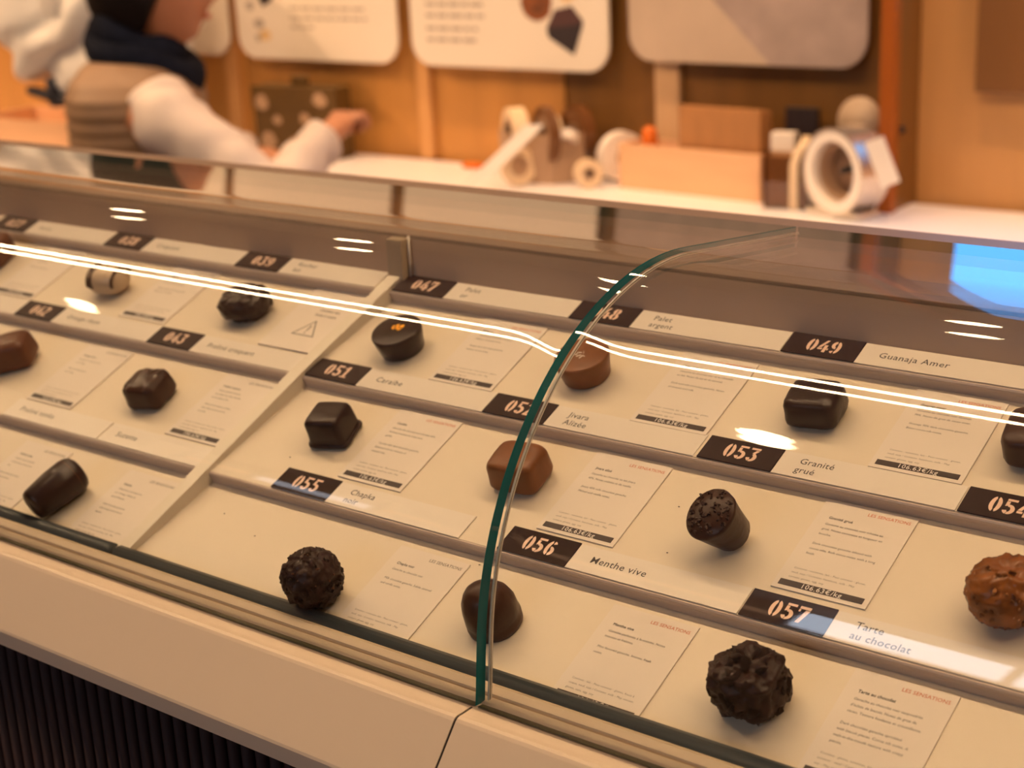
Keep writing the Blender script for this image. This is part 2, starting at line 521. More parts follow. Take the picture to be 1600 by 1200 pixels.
# taupe back panel, rail on top
cpart('back_panel', box_mesh('back_panel', CX0, -0.1125, 0.0150, 0.0230, 1.236, 1.3043), M['taupe'])
cpart('back_panel', box_mesh('back_panel', -0.1005, CX1, 0.0150, 0.0230, 1.236, 1.3043), M['taupe'])
cpart('end_post', box_mesh('end_post', -0.1125, -0.1005, 0.0085, 0.0230, 1.236, 1.3043, 0.0006), M['post'])
cpart('post_pin', cyl_mesh('post_pin', 0.0009, 0.0009, 0.026, 10), M['silver_leaf']).location = (-0.0990, 0.0135, 1.2800 - FLOOR_Z)
cpart('top_rail', box_mesh('top_rail', CX0, CX1, 0.0150, 0.145, 1.3044, 1.3066, 0.0004), M['dark_taupe'])
for xx in (-1.3, -0.95, 0.85, 1.2):
    cpart('glass_bracket', box_mesh('glass_bracket', xx - 0.012, xx + 0.012, 0.040, 0.047, 1.3068, 1.3172, 0.0005), M['lamp_ring'])

# =================================================================== CURVED GLASS
GT = 0.0052
GE = 0.0062
A0, L0, GR, A1, L1 = 0.1118, 0.0280, 0.1461, 1.6814, 0.1083
def glass_profile(off=0.0, n_arc=60):
    """(y, z, ny, nz); off > 0 moves to the inside"""
    out = []
    y, z = -0.2145, 1.1793
    def put(y, z, a):
        ny, nz = -cos(a), sin(a)
        out.append((y - ny * off, z - nz * off, a))
    for k in range(4):
        put(y + L0 * k / 4 * sin(A0), z + L0 * k / 4 * cos(A0), A0)
    y += L0 * sin(A0); z += L0 * cos(A0)
    cy, cz = y + GR * cos(A0), z - GR * sin(A0)
    for k in range(n_arc + 1):
        a = A0 + (A1 - A0) * k / n_arc
        put(cy - GR * cos(a), cz + GR * sin(a), a)
    y, z = cy - GR * cos(A1), cz + GR * sin(A1)
    for k in range(1, 5):
        put(y + L1 * k / 4 * sin(A1), z + L1 * k / 4 * cos(A1), A1)
    return out

def cut_profile(extra):
    P = glass_profile(0.0)
    out = []
    for y, z, a in P:
        u = (a - A0) / (A1 - A0)
        g = GE * (1 - 0.62 * u * u) + extra * (1 - 0.5 * u)
        out.append((y + cos(a) * g, z - sin(a) * g, a))
    return out

def glass_panel(label, x0, x1, seam_end, edge_side):
    t = thing('curved_glass_panel', label, 'glass panel', (seam_end, -0.2145, 1.1793))
    T = Vector((-seam_end, 0.2145, -1.1793))
    # finer columns near the bent pane's cut end, where the sheet flares slightly
    xs_ = []
    N = 40
    for k in range(N + 1):
        u = k / N
        xs_.append(u)
    far = x0 if abs(seam_end - x1) < 1e-6 else x1
    cols = [seam_end + (far - seam_end) * (u ** 3) for u in xs_]
    TWIST = 0.050 if far < seam_end else -0.038      # slight twist of the bend at the pane's cut end
    nrm = []
    verts, faces = [], []
    P_out, P_in = glass_profile(0.0), glass_profile(GT)
    P_cut = cut_profile(0.0)
    n = len(P_out)
    for P, flip in ((P_out, False), (P_in, True)):
        b = len(verts)
        for cx in cols:
            for (y, z, a) in P:
                verts.append((cx, y, z))
                d = abs(cx - seam_end) / 0.017
                a2 = a + TWIST * math.exp(-d * d) * min(1.0, (a - A0) * 4) * min(1.0, max(0.0, (A1 - a) * 2))
                sg = -1 if flip else 1
                nrm.append((0.0, -cos(a2) * sg, sin(a2) * sg))
        for i in range(len(cols) - 1):
            for j in range(n - 1):
                q = (b + i * n + j, b + (i + 1) * n + j, b + (i + 1) * n + j + 1, b + i * n + j + 1)
                faces.append(q if flip == (far < seam_end) else q[::-1])
    me = mesh_from('pane', [Vector(v) + T for v in verts], faces, smooth=True)
    if me.polygons[3].normal.dot(Vector(nrm[faces[3][0]])) < 0:
        me.flip_normals()
    me.normals_split_custom_set_from_vertices(nrm)
    add('pane', me, M['glass'], t)
    # upper long edge and lower edge
    for idx, nm in ((n - 1, 'rear_edge'), (0, 'lower_edge')):
        yo, zo, _ = P_out[idx]; yi, zi, _ = P_in[idx]
        v = [(x0, yo, zo), (x1, yo, zo), (x1, yi, zi), (x0, yi, zi)]
        add(nm, mesh_from(nm, [Vector(q) + T for q in v], [(0, 1, 2, 3)]), M['green_edge' if nm == 'rear_edge' else 'lower_edge'], t)
    if edge_side == 'teal':
        vs, fs = [], []
        for (yo, zo, _), (yi, zi, _2) in zip(P_out, P_cut):
            vs += [(x1 + 0.0002, yo, zo), (x1 + 0.0002, yi, zi), (x1 - 0.0006, yo, zo), (x1 - 0.0006, yi, zi)]
        for j in range(n - 1):
            a, b = 4 * j, 4 * j + 4
            fs += [(a, a + 1, b + 1, b)]
        me = mesh_from('cut_edge', [Vector(q) + T for q in vs], fs)
        o = add('cut_edge', me, M['teal'], t)
        o['label'] = 'dark teal polished cut edge of the pane'
    else:
        def strip(nm, o0, o1, xa, m):
            Pa, Pb = cut_profile(o0), cut_profile(o1)
            vs, fs = [], []
            for (yo, zo, _), (yi, zi, _2) in zip(Pa, Pb):
                vs += [(xa, yo, zo), (xa, yi, zi), (xa + 0.0008, yi, zi), (xa + 0.0008, yo, zo)]
            for j in range(n - 1):
                for q in range(4):
                    a, b = 4 * j + q, 4 * j + (q + 1) % 4
                    fs.append((a, b, b + 4, a + 4))
            add(nm, mesh_from(nm, [Vector(q) + T for q in vs], fs), m, t)
        strip('polished_arris', 0.0004, 0.0009, x0, M['arris'])
        strip('silicone_bead', 0.0009, 0.0013, x0, M['bead'])
        strip('polished_arris', 0.0013, 0.0024, x0, M['arris'])
    return t
GX = 0.1258
glass_panel('curved clear glass pane with teal cut edge, left of the seam', CX0, GX, GX, 'teal')
glass_panel('curved clear glass pane with pale cut edge, right of the seam', GX + 0.0012, CX1, GX + 0.0012, 'pale')

# =================================================================== TRAYS
def tray(label, x_at, right_end, left=False):
    """x_at: outer x of the divider side at v=0 .. front; stepped tray of three levels"""
    t = thing('chocolate_tray', label, 'tray', tuple(tw(0, 0, 0)), TROT)
    order = ['a', 'b', 'c', 'end']
    def xr(v):
        return x_at(v)
    def quadslab(nm, v0, v1, ztop, thick, m):
        if left:
            pts = [(right_end, v0), (xr(v0), v0), (xr(v1), v1), (right_end, v1)]
        else:
            pts = [(xr(v0), v0), (right_end, v0), (right_end, v1), (xr(v1), v1)]
        add(nm, poly_plate(nm, pts[::-1], ztop - thick, ztop), m, t)
    # back ledge
    quadslab('ledge', 0.0185, 0.0004, 0.0, 0.02, M['cream_tray'])
    for k, r in enumerate('abc'):
        v0, v1 = LV[r], LV[order[k + 1]]
        quadslab('step', v0, v1 + 0.0004, TZ[r], 0.02, M['cream_tray'])
    for k, r in enumerate('abc'):
        v = LV[r]
        z1 = LZ[r]
        if left:
            xa, xb = right_end, xr(v)
        else:
            xa, xb = xr(v), right_end
        # front lip: rounded grey-beige nosing, standing slightly proud
        prof = [(v + 0.0004, z1 - 0.0002), (v - 0.0004, z1 - 0.0002), (v - 0.0010, z1 - 0.0009), (v - 0.0012, z1 - 0.0020),
                (v - 0.0008, z1 - 0.0034), (v - 0.0010, z1 - HS), (v + 0.0004, z1 - HS)]
        add('nosing', extrude_x('nosing', prof, xa, xb), M['step_face'], t)
    return t
DIV = [(0.0185, -0.1020), (0.0, -0.1040), (-0.0742, -0.1126), (-0.1511, -0.1182), (-0.2140, -0.1236)]
def divx(v):
    for (va, xa), (vb, xb) in zip(DIV[:-1], DIV[1:]):
        if va >= v >= vb:
            return xa + (xb - xa) * (va - v) / (va - vb)
    return DIV[-1][1] if v < 0 else DIV[0][1]
tr_c = tray('cream three-step chocolate tray right of the low divider', divx, 1.2)
tr_l = tray('cream three-step chocolate tray left of the low divider', lambda v: divx(v) - 0.0088, -1.5, True)
# low divider wall between the two trays: stepped-slope prism
dv = thing('tray_divider', 'thin cream divider wall between the two chocolate trays', 'divider', tuple(tw(0, 0, 0)), TROT)
vs, fs = [], []
tops = {0.0185: 0.0035, 0.0: 0.0022, -0.0742: -0.0068 + 0.0022, -0.1511: -0.0136 + 0.0022, -0.2140: -0.0204 + 0.0030}
for v, xx in DIV:
    for dx in (0.0002, -0.0086):
        for z in (tops[v], -0.045):
            vs.append((xx + dx, v, z))
for i in range(len(DIV) - 1):
    a, b = 4 * i, 4 * i + 4
    fs += [(a, b, b + 2, a + 2), (a, a + 1, b + 1, b), (a + 2, b + 2, b + 3, a + 3)]
fs += [(0, 2, 3, 1), (16, 17, 19, 18)]
me = mesh_from('wall', vs, fs)
bm = bmesh.new(); bm.from_mesh(me); bmesh.ops.recalc_face_normals(bm, faces=bm.faces[:]); bm.to_mesh(me); bm.free()
add('wall', me, M['rim'], dv)

# =================================================================== LABELS AND CARDS
PW, PD = 0.03825, 0.0156
def plate(num, row, x, glossy=False, side=''):
    t = thing('number_plate', 'dark brown plate with stencilled number %s%s' % (num, side), 'number plate',
              tuple(tw(x, LV[row] + 0.0004, LZ[row])), TROT, 'number plates on the tray ledges')
    add('plate', box_mesh('plate', 0, PW, 0, PD, 0.00015, 0.0009, 0.0002, 1), M['plate_gloss' if glossy else 'plate'], t)
    add('numerals', merge_meshes('numerals', number_geo(num, 0.0108, 0.0034, 0.0090, 0.00096)), M['copper_print'], t)

def strip(lines, row, x0, x1, desc):
    t = thing('name_strip', desc, 'label strip', tuple(tw(x0, LV[row] + 0.0005, LZ[row])), TROT, 'white name strips on the tray ledges')
    add('card', box_mesh('card', 0.0002, x1 - x0 - 0.0004, 0, PD - 0.0004, 0.0001, 0.0005), M['strip'], t)
    if lines:
        g = []
        if len(lines) == 1:
            g.append(text_geo(lines[0], 0.0055, 0.0096, 0.0060, 0.00056, spacing=1.08, bold=0.004))
        else:
            g.append(text_geo(lines[0], 0.0052, 0.0098, 0.0086, 0.00056, spacing=1.05, bold=0.004))
            g.append(text_geo(lines[1], 0.0052, 0.0098, 0.0030, 0.00056, spacing=1.05, bold=0.004))
        add('lettering', merge_meshes('lettering', g), M['ink'], t)

ALL = ["Contient : noisettes, lait - Peut contenir : gluten,", "oeuf, soja / Contains: hazelnuts, milk - May", "contain: gluten, egg, soy"]
CWD, CHT = 0.0425, 0.0552
def price_card(row, xr, vtop, title, p1, p2, red, desc, h=CHT, contents=ALL, blurred=False):
    t = thing('price_card', desc, 'price card', tuple(tw(xr - CWD, vtop, TZ[row])), TROT, 'white price cards beside the chocolates')
    add('card', box_mesh('card', 0, CWD, -h, 0, 0.0001, 0.0007), M['paper'], t)
    zt = 0.00075
    add('heading', merge_meshes('heading', [text_geo('LES SENSATIONS', 0.00255, CWD - 0.0022, -0.0050, zt, 'RIGHT', 1.02, bold=0.006)]),
        M['ink_red' if red else 'ink_grey'], t)
    add('title', merge_meshes('title', [text_geo(title, 0.00215, 0.0056, -0.0112, zt, bold=0.022)]), M['ink'], t)
    g = []
    y = -0.0150
    for l in p1:
        g.append(text_geo(l, 0.00182, 0.0056, y, zt)); y -= 0.0031
    y -= 0.0031
    for l in p2:
        g.append(text_geo(l, 0.00182, 0.0056, y, zt)); y -= 0.0031
    add('lettering', merge_meshes('lettering', g), M['ink'], t)
    g = []
    y = -0.0430
    for l in contents:
        g.append(text_geo(l, 0.00150, 0.0048, y, zt, spacing=1.08)); y -= 0.0026
    add('allergen_lettering', merge_meshes('allergen_lettering', g), M['ink_grey'], t)
    b = add('price_bar', box_mesh('price_bar', 0.0023, 0.0402, -0.0532, -0.0500, 0.0005, 0.00085), M['bar'], t)
    add('price', merge_meshes('price', [text_geo('106.63\u20ac/kg', 0.0036, 0.0215, -0.05285, 0.0009, 'CENTER', 1.12, bold=0.004)]), M['white_print'], b)
    return t

# plates and strips, back ledge
for num, x, names in (('037', -0.4900, ['Ganache', 'noire']), ('038', -0.3638, ['Marbre']), ('039', -0.2350, ['Rocher', 'lait'])):
    plate(num, 'a', x, side={'037': ' at the left picture edge on the back ledge', '038': ' behind the ivory striped chocolate', '039': ' behind the dark lumpy flattened chocolate'}[num])
strip(['Ivoire'], 'a', -0.4900 + PW, -0.3640, 'blurred white name strip on the back ledge, leftmost in the picture')
strip(['Craquant'], 'a', -0.3638 + PW, -0.2352, 'blurred white name strip behind the dark lumpy chocolate, left of its number plate')
strip(['Rocher', 'lait'], 'a', -0.2350 + PW, -0.1160, 'blurred white name strip on the back ledge ending at the divider post')
for num, x, names, nx in (('047', -0.1028, ['Palet', 'or'], 0.0223), ('048', 0.0225, ['Palet', 'argent'], 0.1480), ('049', 0.1482, ['Guanaja Amer'], 0.2740)):
    who = {'047': 'the gold-marked dark disc', '048': 'the milk chocolate disc', '049': 'the dark cushion chocolate'}[num]
    plate(num, 'a', x, side=' behind ' + who)
    strip(names, 'a', x + PW, nx, 'white name strip, back ledge, right of plate %s, behind %s' % (num, who))
plate('050', 'a', 0.2742, side=' at the far right of the back ledge')
# middle ledge b
strip([], 'b', -0.4700, -0.3787, 'blank white name strip left of number plate 042')
plate('042', 'b', -0.3785, side=' in front of the ivory striped chocolate')
strip(['Orange rhum'], 'b', -0.3785 + PW, -0.2462, 'blurred white name strip on the middle ledge below the ivory striped chocolate')
plate('043', 'b', -0.2460, side=' behind the dark grooved chocolate')
strip(['Pralin\u00e9 craquant'], 'b', -0.2460 + PW, -0.1225, 'white name strip right of number plate 043 beside the divider')
for num, x, names, nx in (('051', -0.1115, ['Cara\u00efbe'], 0.0145), ('052', 0.0147, ['Jivara', 'Aliz\u00e9e'], 0.1395), ('053', 0.1411, ['Granit\u00e9', 'gru\u00e9'], 0.2655)):
    who = {'051': 'the smooth dark square block', '052': 'the smooth milk chocolate block', '053': 'the nib-topped cup'}[num]
    plate(num, 'b', x, side=' behind ' + who)
    strip(names, 'b', x + PW, nx, 'white name strip, middle ledge, right of plate %s, behind %s' % (num, who))
plate('054', 'b', 0.2660, side=' at the right edge of the middle ledge')
# lower ledge c
strip(['Pralin\u00e9 tonka'], 'c', -0.3020, -0.2135, 'white name strip on the lower ledge of the left tray, further left')
strip(['Suzette'], 'c', -0.2128, -0.1285, 'white name strip on the lower ledge of the left tray, beside the divider')
for num, x, names, nx in (('055', -0.0719, ['Chapka', 'noir'], 0.0535), ('056', 0.0760, ['Menthe vive'], 0.2019), ('057', 0.2023, ['Tarte', 'au chocolat'], 0.3270)):
    who = {'055': 'the crumbly round rocher', '056': 'the dark domed chocolate', '057': 'the jagged cluster'}[num]
    plate(num, 'c', x, True, ' behind ' + who)
    strip(names, 'c', x + PW, nx, 'white name strip, lower ledge, right of plate %s, behind %s' % (num, who))

D = 'white price card '
price_card('a', 0.0096, -0.0030, 'Palet or', ['Ganache au chocolat noir pur', 'origine, notes de cacao.'], ['Simply dark chocolate ganache.', 'Intense cocoa notes.'], True, D + 'right of the dark disc with gold mark')
price_card('a', 0.1380, -0.0040, 'Palet argent', ['Ganache au chocolat noir et au chocolat', 'au lait. Notes de lait et de caramel.'], ['Dark and milk chocolate ganache. Notes', 'of caramel and milk.'], True, D + 'right of the milk chocolate disc')
price_card('a', 0.2618, -0.0030, 'Guanaja amer', ['Ganache au chocolat noir Guanaja', '70%. Notes de gru\u00e9 de cacao amer.'], ['Guanaja 70% dark chocolate ganache.', 'Bitter cocoa nib notes.'], True, D + 'right of the dark cushion chocolate under number 049')
price_card('b', 0.0028, -0.0774, 'Cara\u00efbe', ['Ganache de chocolat noir Cara\u00efbe 66%.', 'Ar\u00f4mes intenses de fruits secs', 'grill\u00e9s.'], ['Cara\u00efbe 66% dark chocolate ganache.', 'Balanced with an intensity of', 'roasted nuts.'], True, D + 'right of the dark square chocolate under number 051')
price_card('b', 0.1293, -0.0778, 'Jivara aliz\u00e9', ['Ganache au chocolat au lait Jivara', '40%. Notes malt\u00e9es et de vanille.'], ['Jivara 40% milk chocolate ganache.', 'Malted and vanilla notes.'], True, D + 'right of the milk chocolate block under number 052')
price_card('b', 0.2502, -0.0764, 'Granit\u00e9 gru\u00e9', ['Ganache au chocolat noir infus\u00e9e au', 'gru\u00e9. Notes cacaot\u00e9es et longueur en', 'bouche.'], ['Dark chocolate ganache infused with', 'cocoa nibs. Rich cocoa notes with a long', 'finish.'], True, D + 'right of the tilted chocolate with nib top')
price_card('c', 0.0640, -0.1587, 'Chapka noir', ['Ganache au chocolat noir'], ['Milk chocolate ganache. Subtle caramel', 'and vanilla notes.'], False, D + 'right of the round crumbly rocher under 055')
price_card('c', 0.1865, -0.1577, 'Menthe vive', ['Ganache parfum\u00e9e \u00e0 la menthe. Notes', 'intenses et fra\u00eeches.'], ['Mint flavored ganache. Intense, fresh', 'notes.'], True, D + 'right of the dark domed chocolate behind the glass seam',
           contents=["Contient : lait - Peut contenir : gluten, fruits \u00e0", "coque, oeuf, soja / Contains: milk - May contain:", "gluten, nuts, egg, soy"])
price_card('c', 0.2990, -0.1556, 'Tarte au chocolat', ['Ganache au chocolat noir saupoudr\u00e9e', "d'\u00e9clats de biscuit. Notes de gru\u00e9 de", 'cacao. Texture fondante et croustillante.'], ['Dark chocolate ganache sprinkled', 'with biscuit pieces. Cocoa nib notes. A', 'melt-in-the-mouth texture with crispy', 'pieces.'], True, D + 'right of the jagged chocolate cluster under 057',
           contents=["Contient : gluten, noisettes, lait - Peut", "contenir : oeuf / Contains: gluten, egg,", "soy - May contain: nuts"])
price_card('a', -0.3800, -0.0020, 'Ivoire', ['Ganache au chocolat ivoire,', 'notes de vanille.'], ['White chocolate ganache.'], False, D + 'on the back row of the left tray, furthest left')
price_card('a', -0.2485, -0.0010, 'Marbr\u00e9', ['Ganache au chocolat blanc et noir,', 'notes de lait et de caramel'], ['White and dark chocolate ganache,', 'with notes of caramel.'], False, D + 'right of the ivory striped chocolate')
price_card('b', -0.2555, -0.0790, 'Orange rhum', ['Ganache au chocolat au lait', "et \u00e0 l'orange."], ['Milk chocolate ganache', 'and orange.'], False, D + 'right of the brown chocolate on the left tray middle row')
price_card('b', -0.1290, -0.0786, 'Pralin\u00e9 craquant', ['Pralin\u00e9 amande noisette', 'aux \u00e9clats de cr\u00eape dentelle,', 'et chocolat au lait.'], ['Almond and hazelnut praline', 'with crispy pancake pieces', 'and milk.'], False, D + 'on the middle row beside the divider')
price_card('c', -0.2285, -0.1595, 'Pralin\u00e9 tonka', ['Pralin\u00e9 amande noisette', 'et f\u00e8ve tonka, chocolat au', 'lait.'], ['Almond hazelnut praline', 'and tonka beans.'], False, D + 'on the front row of the left tray, further left')
price_card('c', -0.1350, -0.1595, 'Suzette', ["Ganache au chocolat noir", "et \u00e0 l'orange. Notes de", "Grand-Marnier."], ["Dark chocolate ganache", "with orange and a hint of", "liqueur."], False, D + 'on the front row beside the divider')
# allergy notice card (no price bar, warning triangle)
t = thing('notice_card', 'white notice card with printed warning triangle beside the divider', 'notice card', tuple(tw(-0.1640, 0.0005, TZ['a'])), TROT)
add('card', box_mesh('card', 0, 0.0415, -0.0575, -0.001, 0.0001, 0.0012), M['paper'], t)
add('lettering', merge_meshes('lettering', [text_geo('Contient des', 0.0030, 0.019, -0.0215, 0.00125, bold=0.02), text_geo('fruits \u00e0 coque', 0.0030, 0.019, -0.0260, 0.00125, bold=0.02),
                                             text_geo('lait, gluten, soja', 0.0030, 0.016, -0.0170, 0.00125, bold=0.02)]), M['ink_grey'], t)
tri = []
A, B, C_ = Vector((0.0245, -0.030)), Vector((0.0155, -0.0445)), Vector((0.0335, -0.0445))
cen = (A + B + C_) / 3
for p, q in ((A, B), (B, C_), (C_, A)):
    pi_, qi = cen + (p - cen) * 0.84, cen + (q - cen) * 0.84
    tri.append(([(p.x, p.y, 0.00125), (q.x, q.y, 0.00125), (qi.x, qi.y, 0.00125), (pi_.x, pi_.y, 0.00125)], [(0, 1, 2, 3)]))
tri.append(([(cen.x - .0006, cen.y + .0045, .00125), (cen.x + .0006, cen.y + .0045, .00125), (cen.x + .0004, cen.y - .0008, .00125), (cen.x - .0004, cen.y - .0008, .00125)], [(0, 1, 2, 3)]))
tri.append(([(cen.x - .0005, cen.y - .0018, .00125), (cen.x + .0005, cen.y - .0018, .00125), (cen.x + .0005, cen.y - .0030, .00125), (cen.x - .0005, cen.y - .0030, .00125)], [(0, 1, 2, 3)]))
add('warning_triangle', merge_meshes('warning_triangle', tri), M['ink_grey'], t)

# =================================================================== CHOCOLATES
def sgn(a, p):
    return math.copysign(abs(a) ** p, a)

def superblob(name, sx, sy, sz, e1=0.35, e2=0.35, nseg=36, nring=22, rough=0.0, rs=200.0, taper=0.0, seed=0, flat=True, ridges=0.0):
    """superellipsoid sitting on z=0"""
    rings = []
    for i in range(1, nring):
        ph = -pi / 2 + pi * i / nring
        ring = []
        for j in range(nseg):
            th = 2 * pi * j / nseg
            x = sx * sgn(cos(ph), e1) * sgn(cos(th), e2)
            y = sy * sgn(cos(ph), e1) * sgn(sin(th), e2)
            z = sz * sgn(sin(ph), e1)
            k = 1 - taper * (z / sz * 0.5 + 0.5)
            p = Vector((x * k, y * k, z + sz))
            if rough:
                n = noise.fractal(Vector((p.x * rs + seed * 7.3, p.y * rs, p.z * rs)), 0.8, 2.0, 3)
                d = Vector((x, y, z)).normalized()
                p += d * n * rough
            if ridges and z > 0.6 * sz:
                p.z += ridges * sin(p.x * 900 + 0.6 * sin(p.y * 400))
            if flat and p.z < 0:
                p.z = 0
            ring.append(p)
        rings.append(ring)
    return loft(name, rings, True, True)

def lathe(name, prof, seg=40, rough=0.0, rs=180.0, seed=0):
    rings = []
    for r, z in prof:
        ring = []
        for j in range(seg):
            a = 2 * pi * j / seg
            p = Vector((r * cos(a), r * sin(a), z))
            if rough:
                n = noise.fractal(Vector((p.x * rs + seed, p.y * rs, p.z * rs)), 0.8, 2.0, 3)
                p += Vector((cos(a), sin(a), 0)) * n * rough
            ring.append(p)
        rings.append(ring)
    return loft(name, rings, True, True)

def chip_mesh(name, s, seed):
    rnd = random.Random(seed)
    bm = bmesh.new()
    bmesh.ops.create_icosphere(bm, subdivisions=1, radius=s)
    for v in bm.verts:
        v.co = Vector((v.co.x * rnd.uniform(0.6, 1.5), v.co.y * rnd.uniform(0.5, 1.2), v.co.z * rnd.uniform(0.4, 0.9)))
    return bm_to_mesh(bm, name, False)
CHIPS = [chip_mesh('chip', 1.0, s) for s in range(6)]

def confection(name, label, row, x, v, yaw=0, tilt=(0, 0), lift=0.0):
    t = thing(name, label, 'chocolate', tuple(tw(x, v, TZ[row] + 0.0002 + lift)))
    Rm = Matrix.Rotation(TILT, 4, 'X') @ Matrix.Rotation(radians(yaw), 4, 'Z') @ Matrix.Rotation(radians(tilt[0]), 4, 'X') @ Matrix.Rotation(radians(tilt[1]), 4, 'Y')
    t.rotation_euler = Rm.to_euler()
    return t

# --- row a
t = confection('square_bonbon', 'brown chocolate cut by the left edge of the picture, back row', 'a', -0.4550, -0.026, 15)
add('coating', superblob('coating', 0.013, 0.012, 0.009, 0.3, 0.35, rough=0.0005, seed=2), M['milk_choc2'], t)
t = confection('striped_bonbon', 'ivory chocolate with dark stripes on the back row', 'a', -0.3195, -0.0335, 5)
t.scale = (0.86,) * 3
add('coating', superblob('coating', 0.0175, 0.013, 0.0105, 0.75, 0.85, rough=0.0006, seed=3), M['white_choc'], t)
for k, xx in enumerate((-0.0105, -0.0060, 0.0135)):
    ring = []
    w = 0.0013
    prof = []
    kx = math.sqrt(max(0.02, 1 - (xx / 0.0176) ** 2))
    for a in [pi * i / 16 for i in range(17)]:
        prof.append((0.0146 * kx ** 0.55 * cos(a), 0.0102 + 0.0120 * kx ** 0.6 * sin(a)))
    vs, fs = [], []
    for (yy, zz) in prof:
        vs += [(xx - w, yy, zz), (xx + w, yy, zz), (xx + w, yy * .93, zz * .96), (xx - w, yy * .93, zz * .96)]
    for i in range(16):
        for q in range(4):
            a_, b_ = 4 * i + q, 4 * i + (q + 1) % 4
            fs.append((a_, b_, b_ + 4, a_ + 4))
    add('stripe', mesh_from('stripe', vs, fs), M['dark_choc'], t)
t = confection('crunchy_bonbon', 'dark lumpy flattened chocolate under number 039', 'a', -0.1930, -0.0330, 10)
t.scale = (0.90, 0.90, 0.80)
add('coating', superblob('coating', 0.0178, 0.0150, 0.0105, 0.75, 0.8, rough=0.0016, rs=260, seed=4, nseg=56, nring=34), M['dark_choc2'], t)
t = confection('round_palet', 'glossy dark chocolate disc with a small gold mark on top', 'a', -0.0655, -0.0390, 8)
def palet(t, m):
    prof = [(0.0002, 0), (0.0105, 0), (0.0122, 0.0010), (0.0139, 0.0095), (0.0144, 0.0128), (0.0140, 0.0137), (0.0132, 0.0139), (0.0002, 0.0140)]
    add('coating', lathe('coating', prof, 48), m, t)
palet(t, M['dark_choc2'])
def mark(t, m, seed, z=0.0141):
    rnd = random.Random(seed)
    g = []
    for k in range(7):
        cx, cy = rnd.uniform(-.0030, .0030), rnd.uniform(-.0036, .0036)
        s = rnd.uniform(.0007, .0015)
        pts = [(cx + s * cos(a) * rnd.uniform(.6, 1.3), cy + s * sin(a) * rnd.uniform(.6, 1.3), z + 0.0001) for a in [2 * pi * i / 7 for i in range(7)]]
        g.append((pts, [tuple(range(7))]))
    add('leaf_mark', merge_meshes('leaf_mark', g), m, t)
mark(t, M['gold_leaf'], 3)
t = confection('round_palet', 'milk chocolate disc with a pale silver mark on top', 'a', 0.0545, -0.0335, 8)
palet(t, M['milk_choc'])
g = []
for (a, b, c, d) in ((-.0028, .0012, -.0002, .0016), (.0004, .0028, .0012, .0006), (-.002, -.0018, .0002, -.0004), (.0006, -.0008, .0028, -.0012), (-.0036, -.0006, -.0020, .0002), (.0002, -.0030, .0012, -.0014)):
    g.append(([(a, b, .01415), (c, d, .01415), (c + .0005, d - .0007, .01415), (a + .0005, b - .0007, .01415)], [(0, 1, 2, 3)]))
add('leaf_mark', merge_meshes('leaf_mark', g), M['silver_leaf'], t)
t = confection('cushion_bonbon', 'dark cushion-shaped chocolate under number 049', 'a', 0.1830, -0.0325, 6)
t.scale = (0.90,) * 3
add('coating', superblob('coating', 0.0150, 0.0132, 0.0086, 0.42, 0.42, rough=0.0008, rs=160, seed=5, taper=0.08), M['dark_choc2'], t)
t = confection('cushion_bonbon', 'dark chocolate cut by the right edge of the picture, back row', 'a', 0.2872, -0.0310, 6)
add('coating', superblob('coating', 0.0150, 0.0132, 0.0086, 0.42, 0.42, rough=0.0006, seed=6), M['dark_choc'], t)
# --- row b
t = confection('domed_bonbon', 'reddish brown oblong chocolate at the left edge, middle row', 'b', -0.3380, -0.1085, 35)
add('coating', superblob('coating', 0.0155, 0.0120, 0.0095, 0.45, 0.35, rough=0.0004, seed=7, taper=0.1), M['milk_choc2'], t)
t = confection('grooved_bonbon', 'dark squarish chocolate with grooved top under number 043', 'b', -0.2040, -0.1110, 12)
t.scale = (0.88,) * 3
add('coating', superblob('coating', 0.0150, 0.0140, 0.0090, 0.4, 0.5, rough=0.0007, seed=8, ridges=0.0004, nseg=60, nring=36, taper=0.08), M['dark_choc'], t)
t = confection('square_bonbon', 'smooth dark square chocolate block under number 051', 'b', -0.0625, -0.1065, 14)
t.scale = (0.88,) * 3
add('coating', superblob('coating', 0.0128, 0.0122, 0.0098, 0.28, 0.26, rough=0.0004, rs=120, seed=9, taper=0.10), M['black_choc'], t)
add('foot', superblob('foot', 0.0142, 0.0132, 0.0022, 0.6, 0.35, rough=0.0005, seed=10), M['black_choc'], t)
t = confection('oblong_bonbon', 'smooth milk chocolate block half behind the glass seam', 'b', 0.0610, -0.1060, 4)
t.scale = (0.92,) * 3
add('coating', superblob('coating', 0.0152, 0.0130, 0.0092, 0.36, 0.4, rough=0.0004, rs=120, seed=11, taper=0.08), M['milk_choc'], t)
t = confection('nib_cup', 'tilted dark chocolate cup with rough cocoa nib top', 'b', 0.1805, -0.1115, 0, (22, -13), 0.0032)
t.scale = (0.94,) * 3
prof = [(0.0002, 0), (0.0078, 0), (0.0090, 0.0008), (0.0104, 0.0080), (0.0128, 0.0185), (0.0132, 0.0200), (0.0126, 0.0210), (0.0060, 0.0222), (0.0002, 0.0226)]
add('cup', lathe('cup', prof, 44, 0.0004, 150, 3), M['dark_choc'], t)
rnd = random.Random(11)
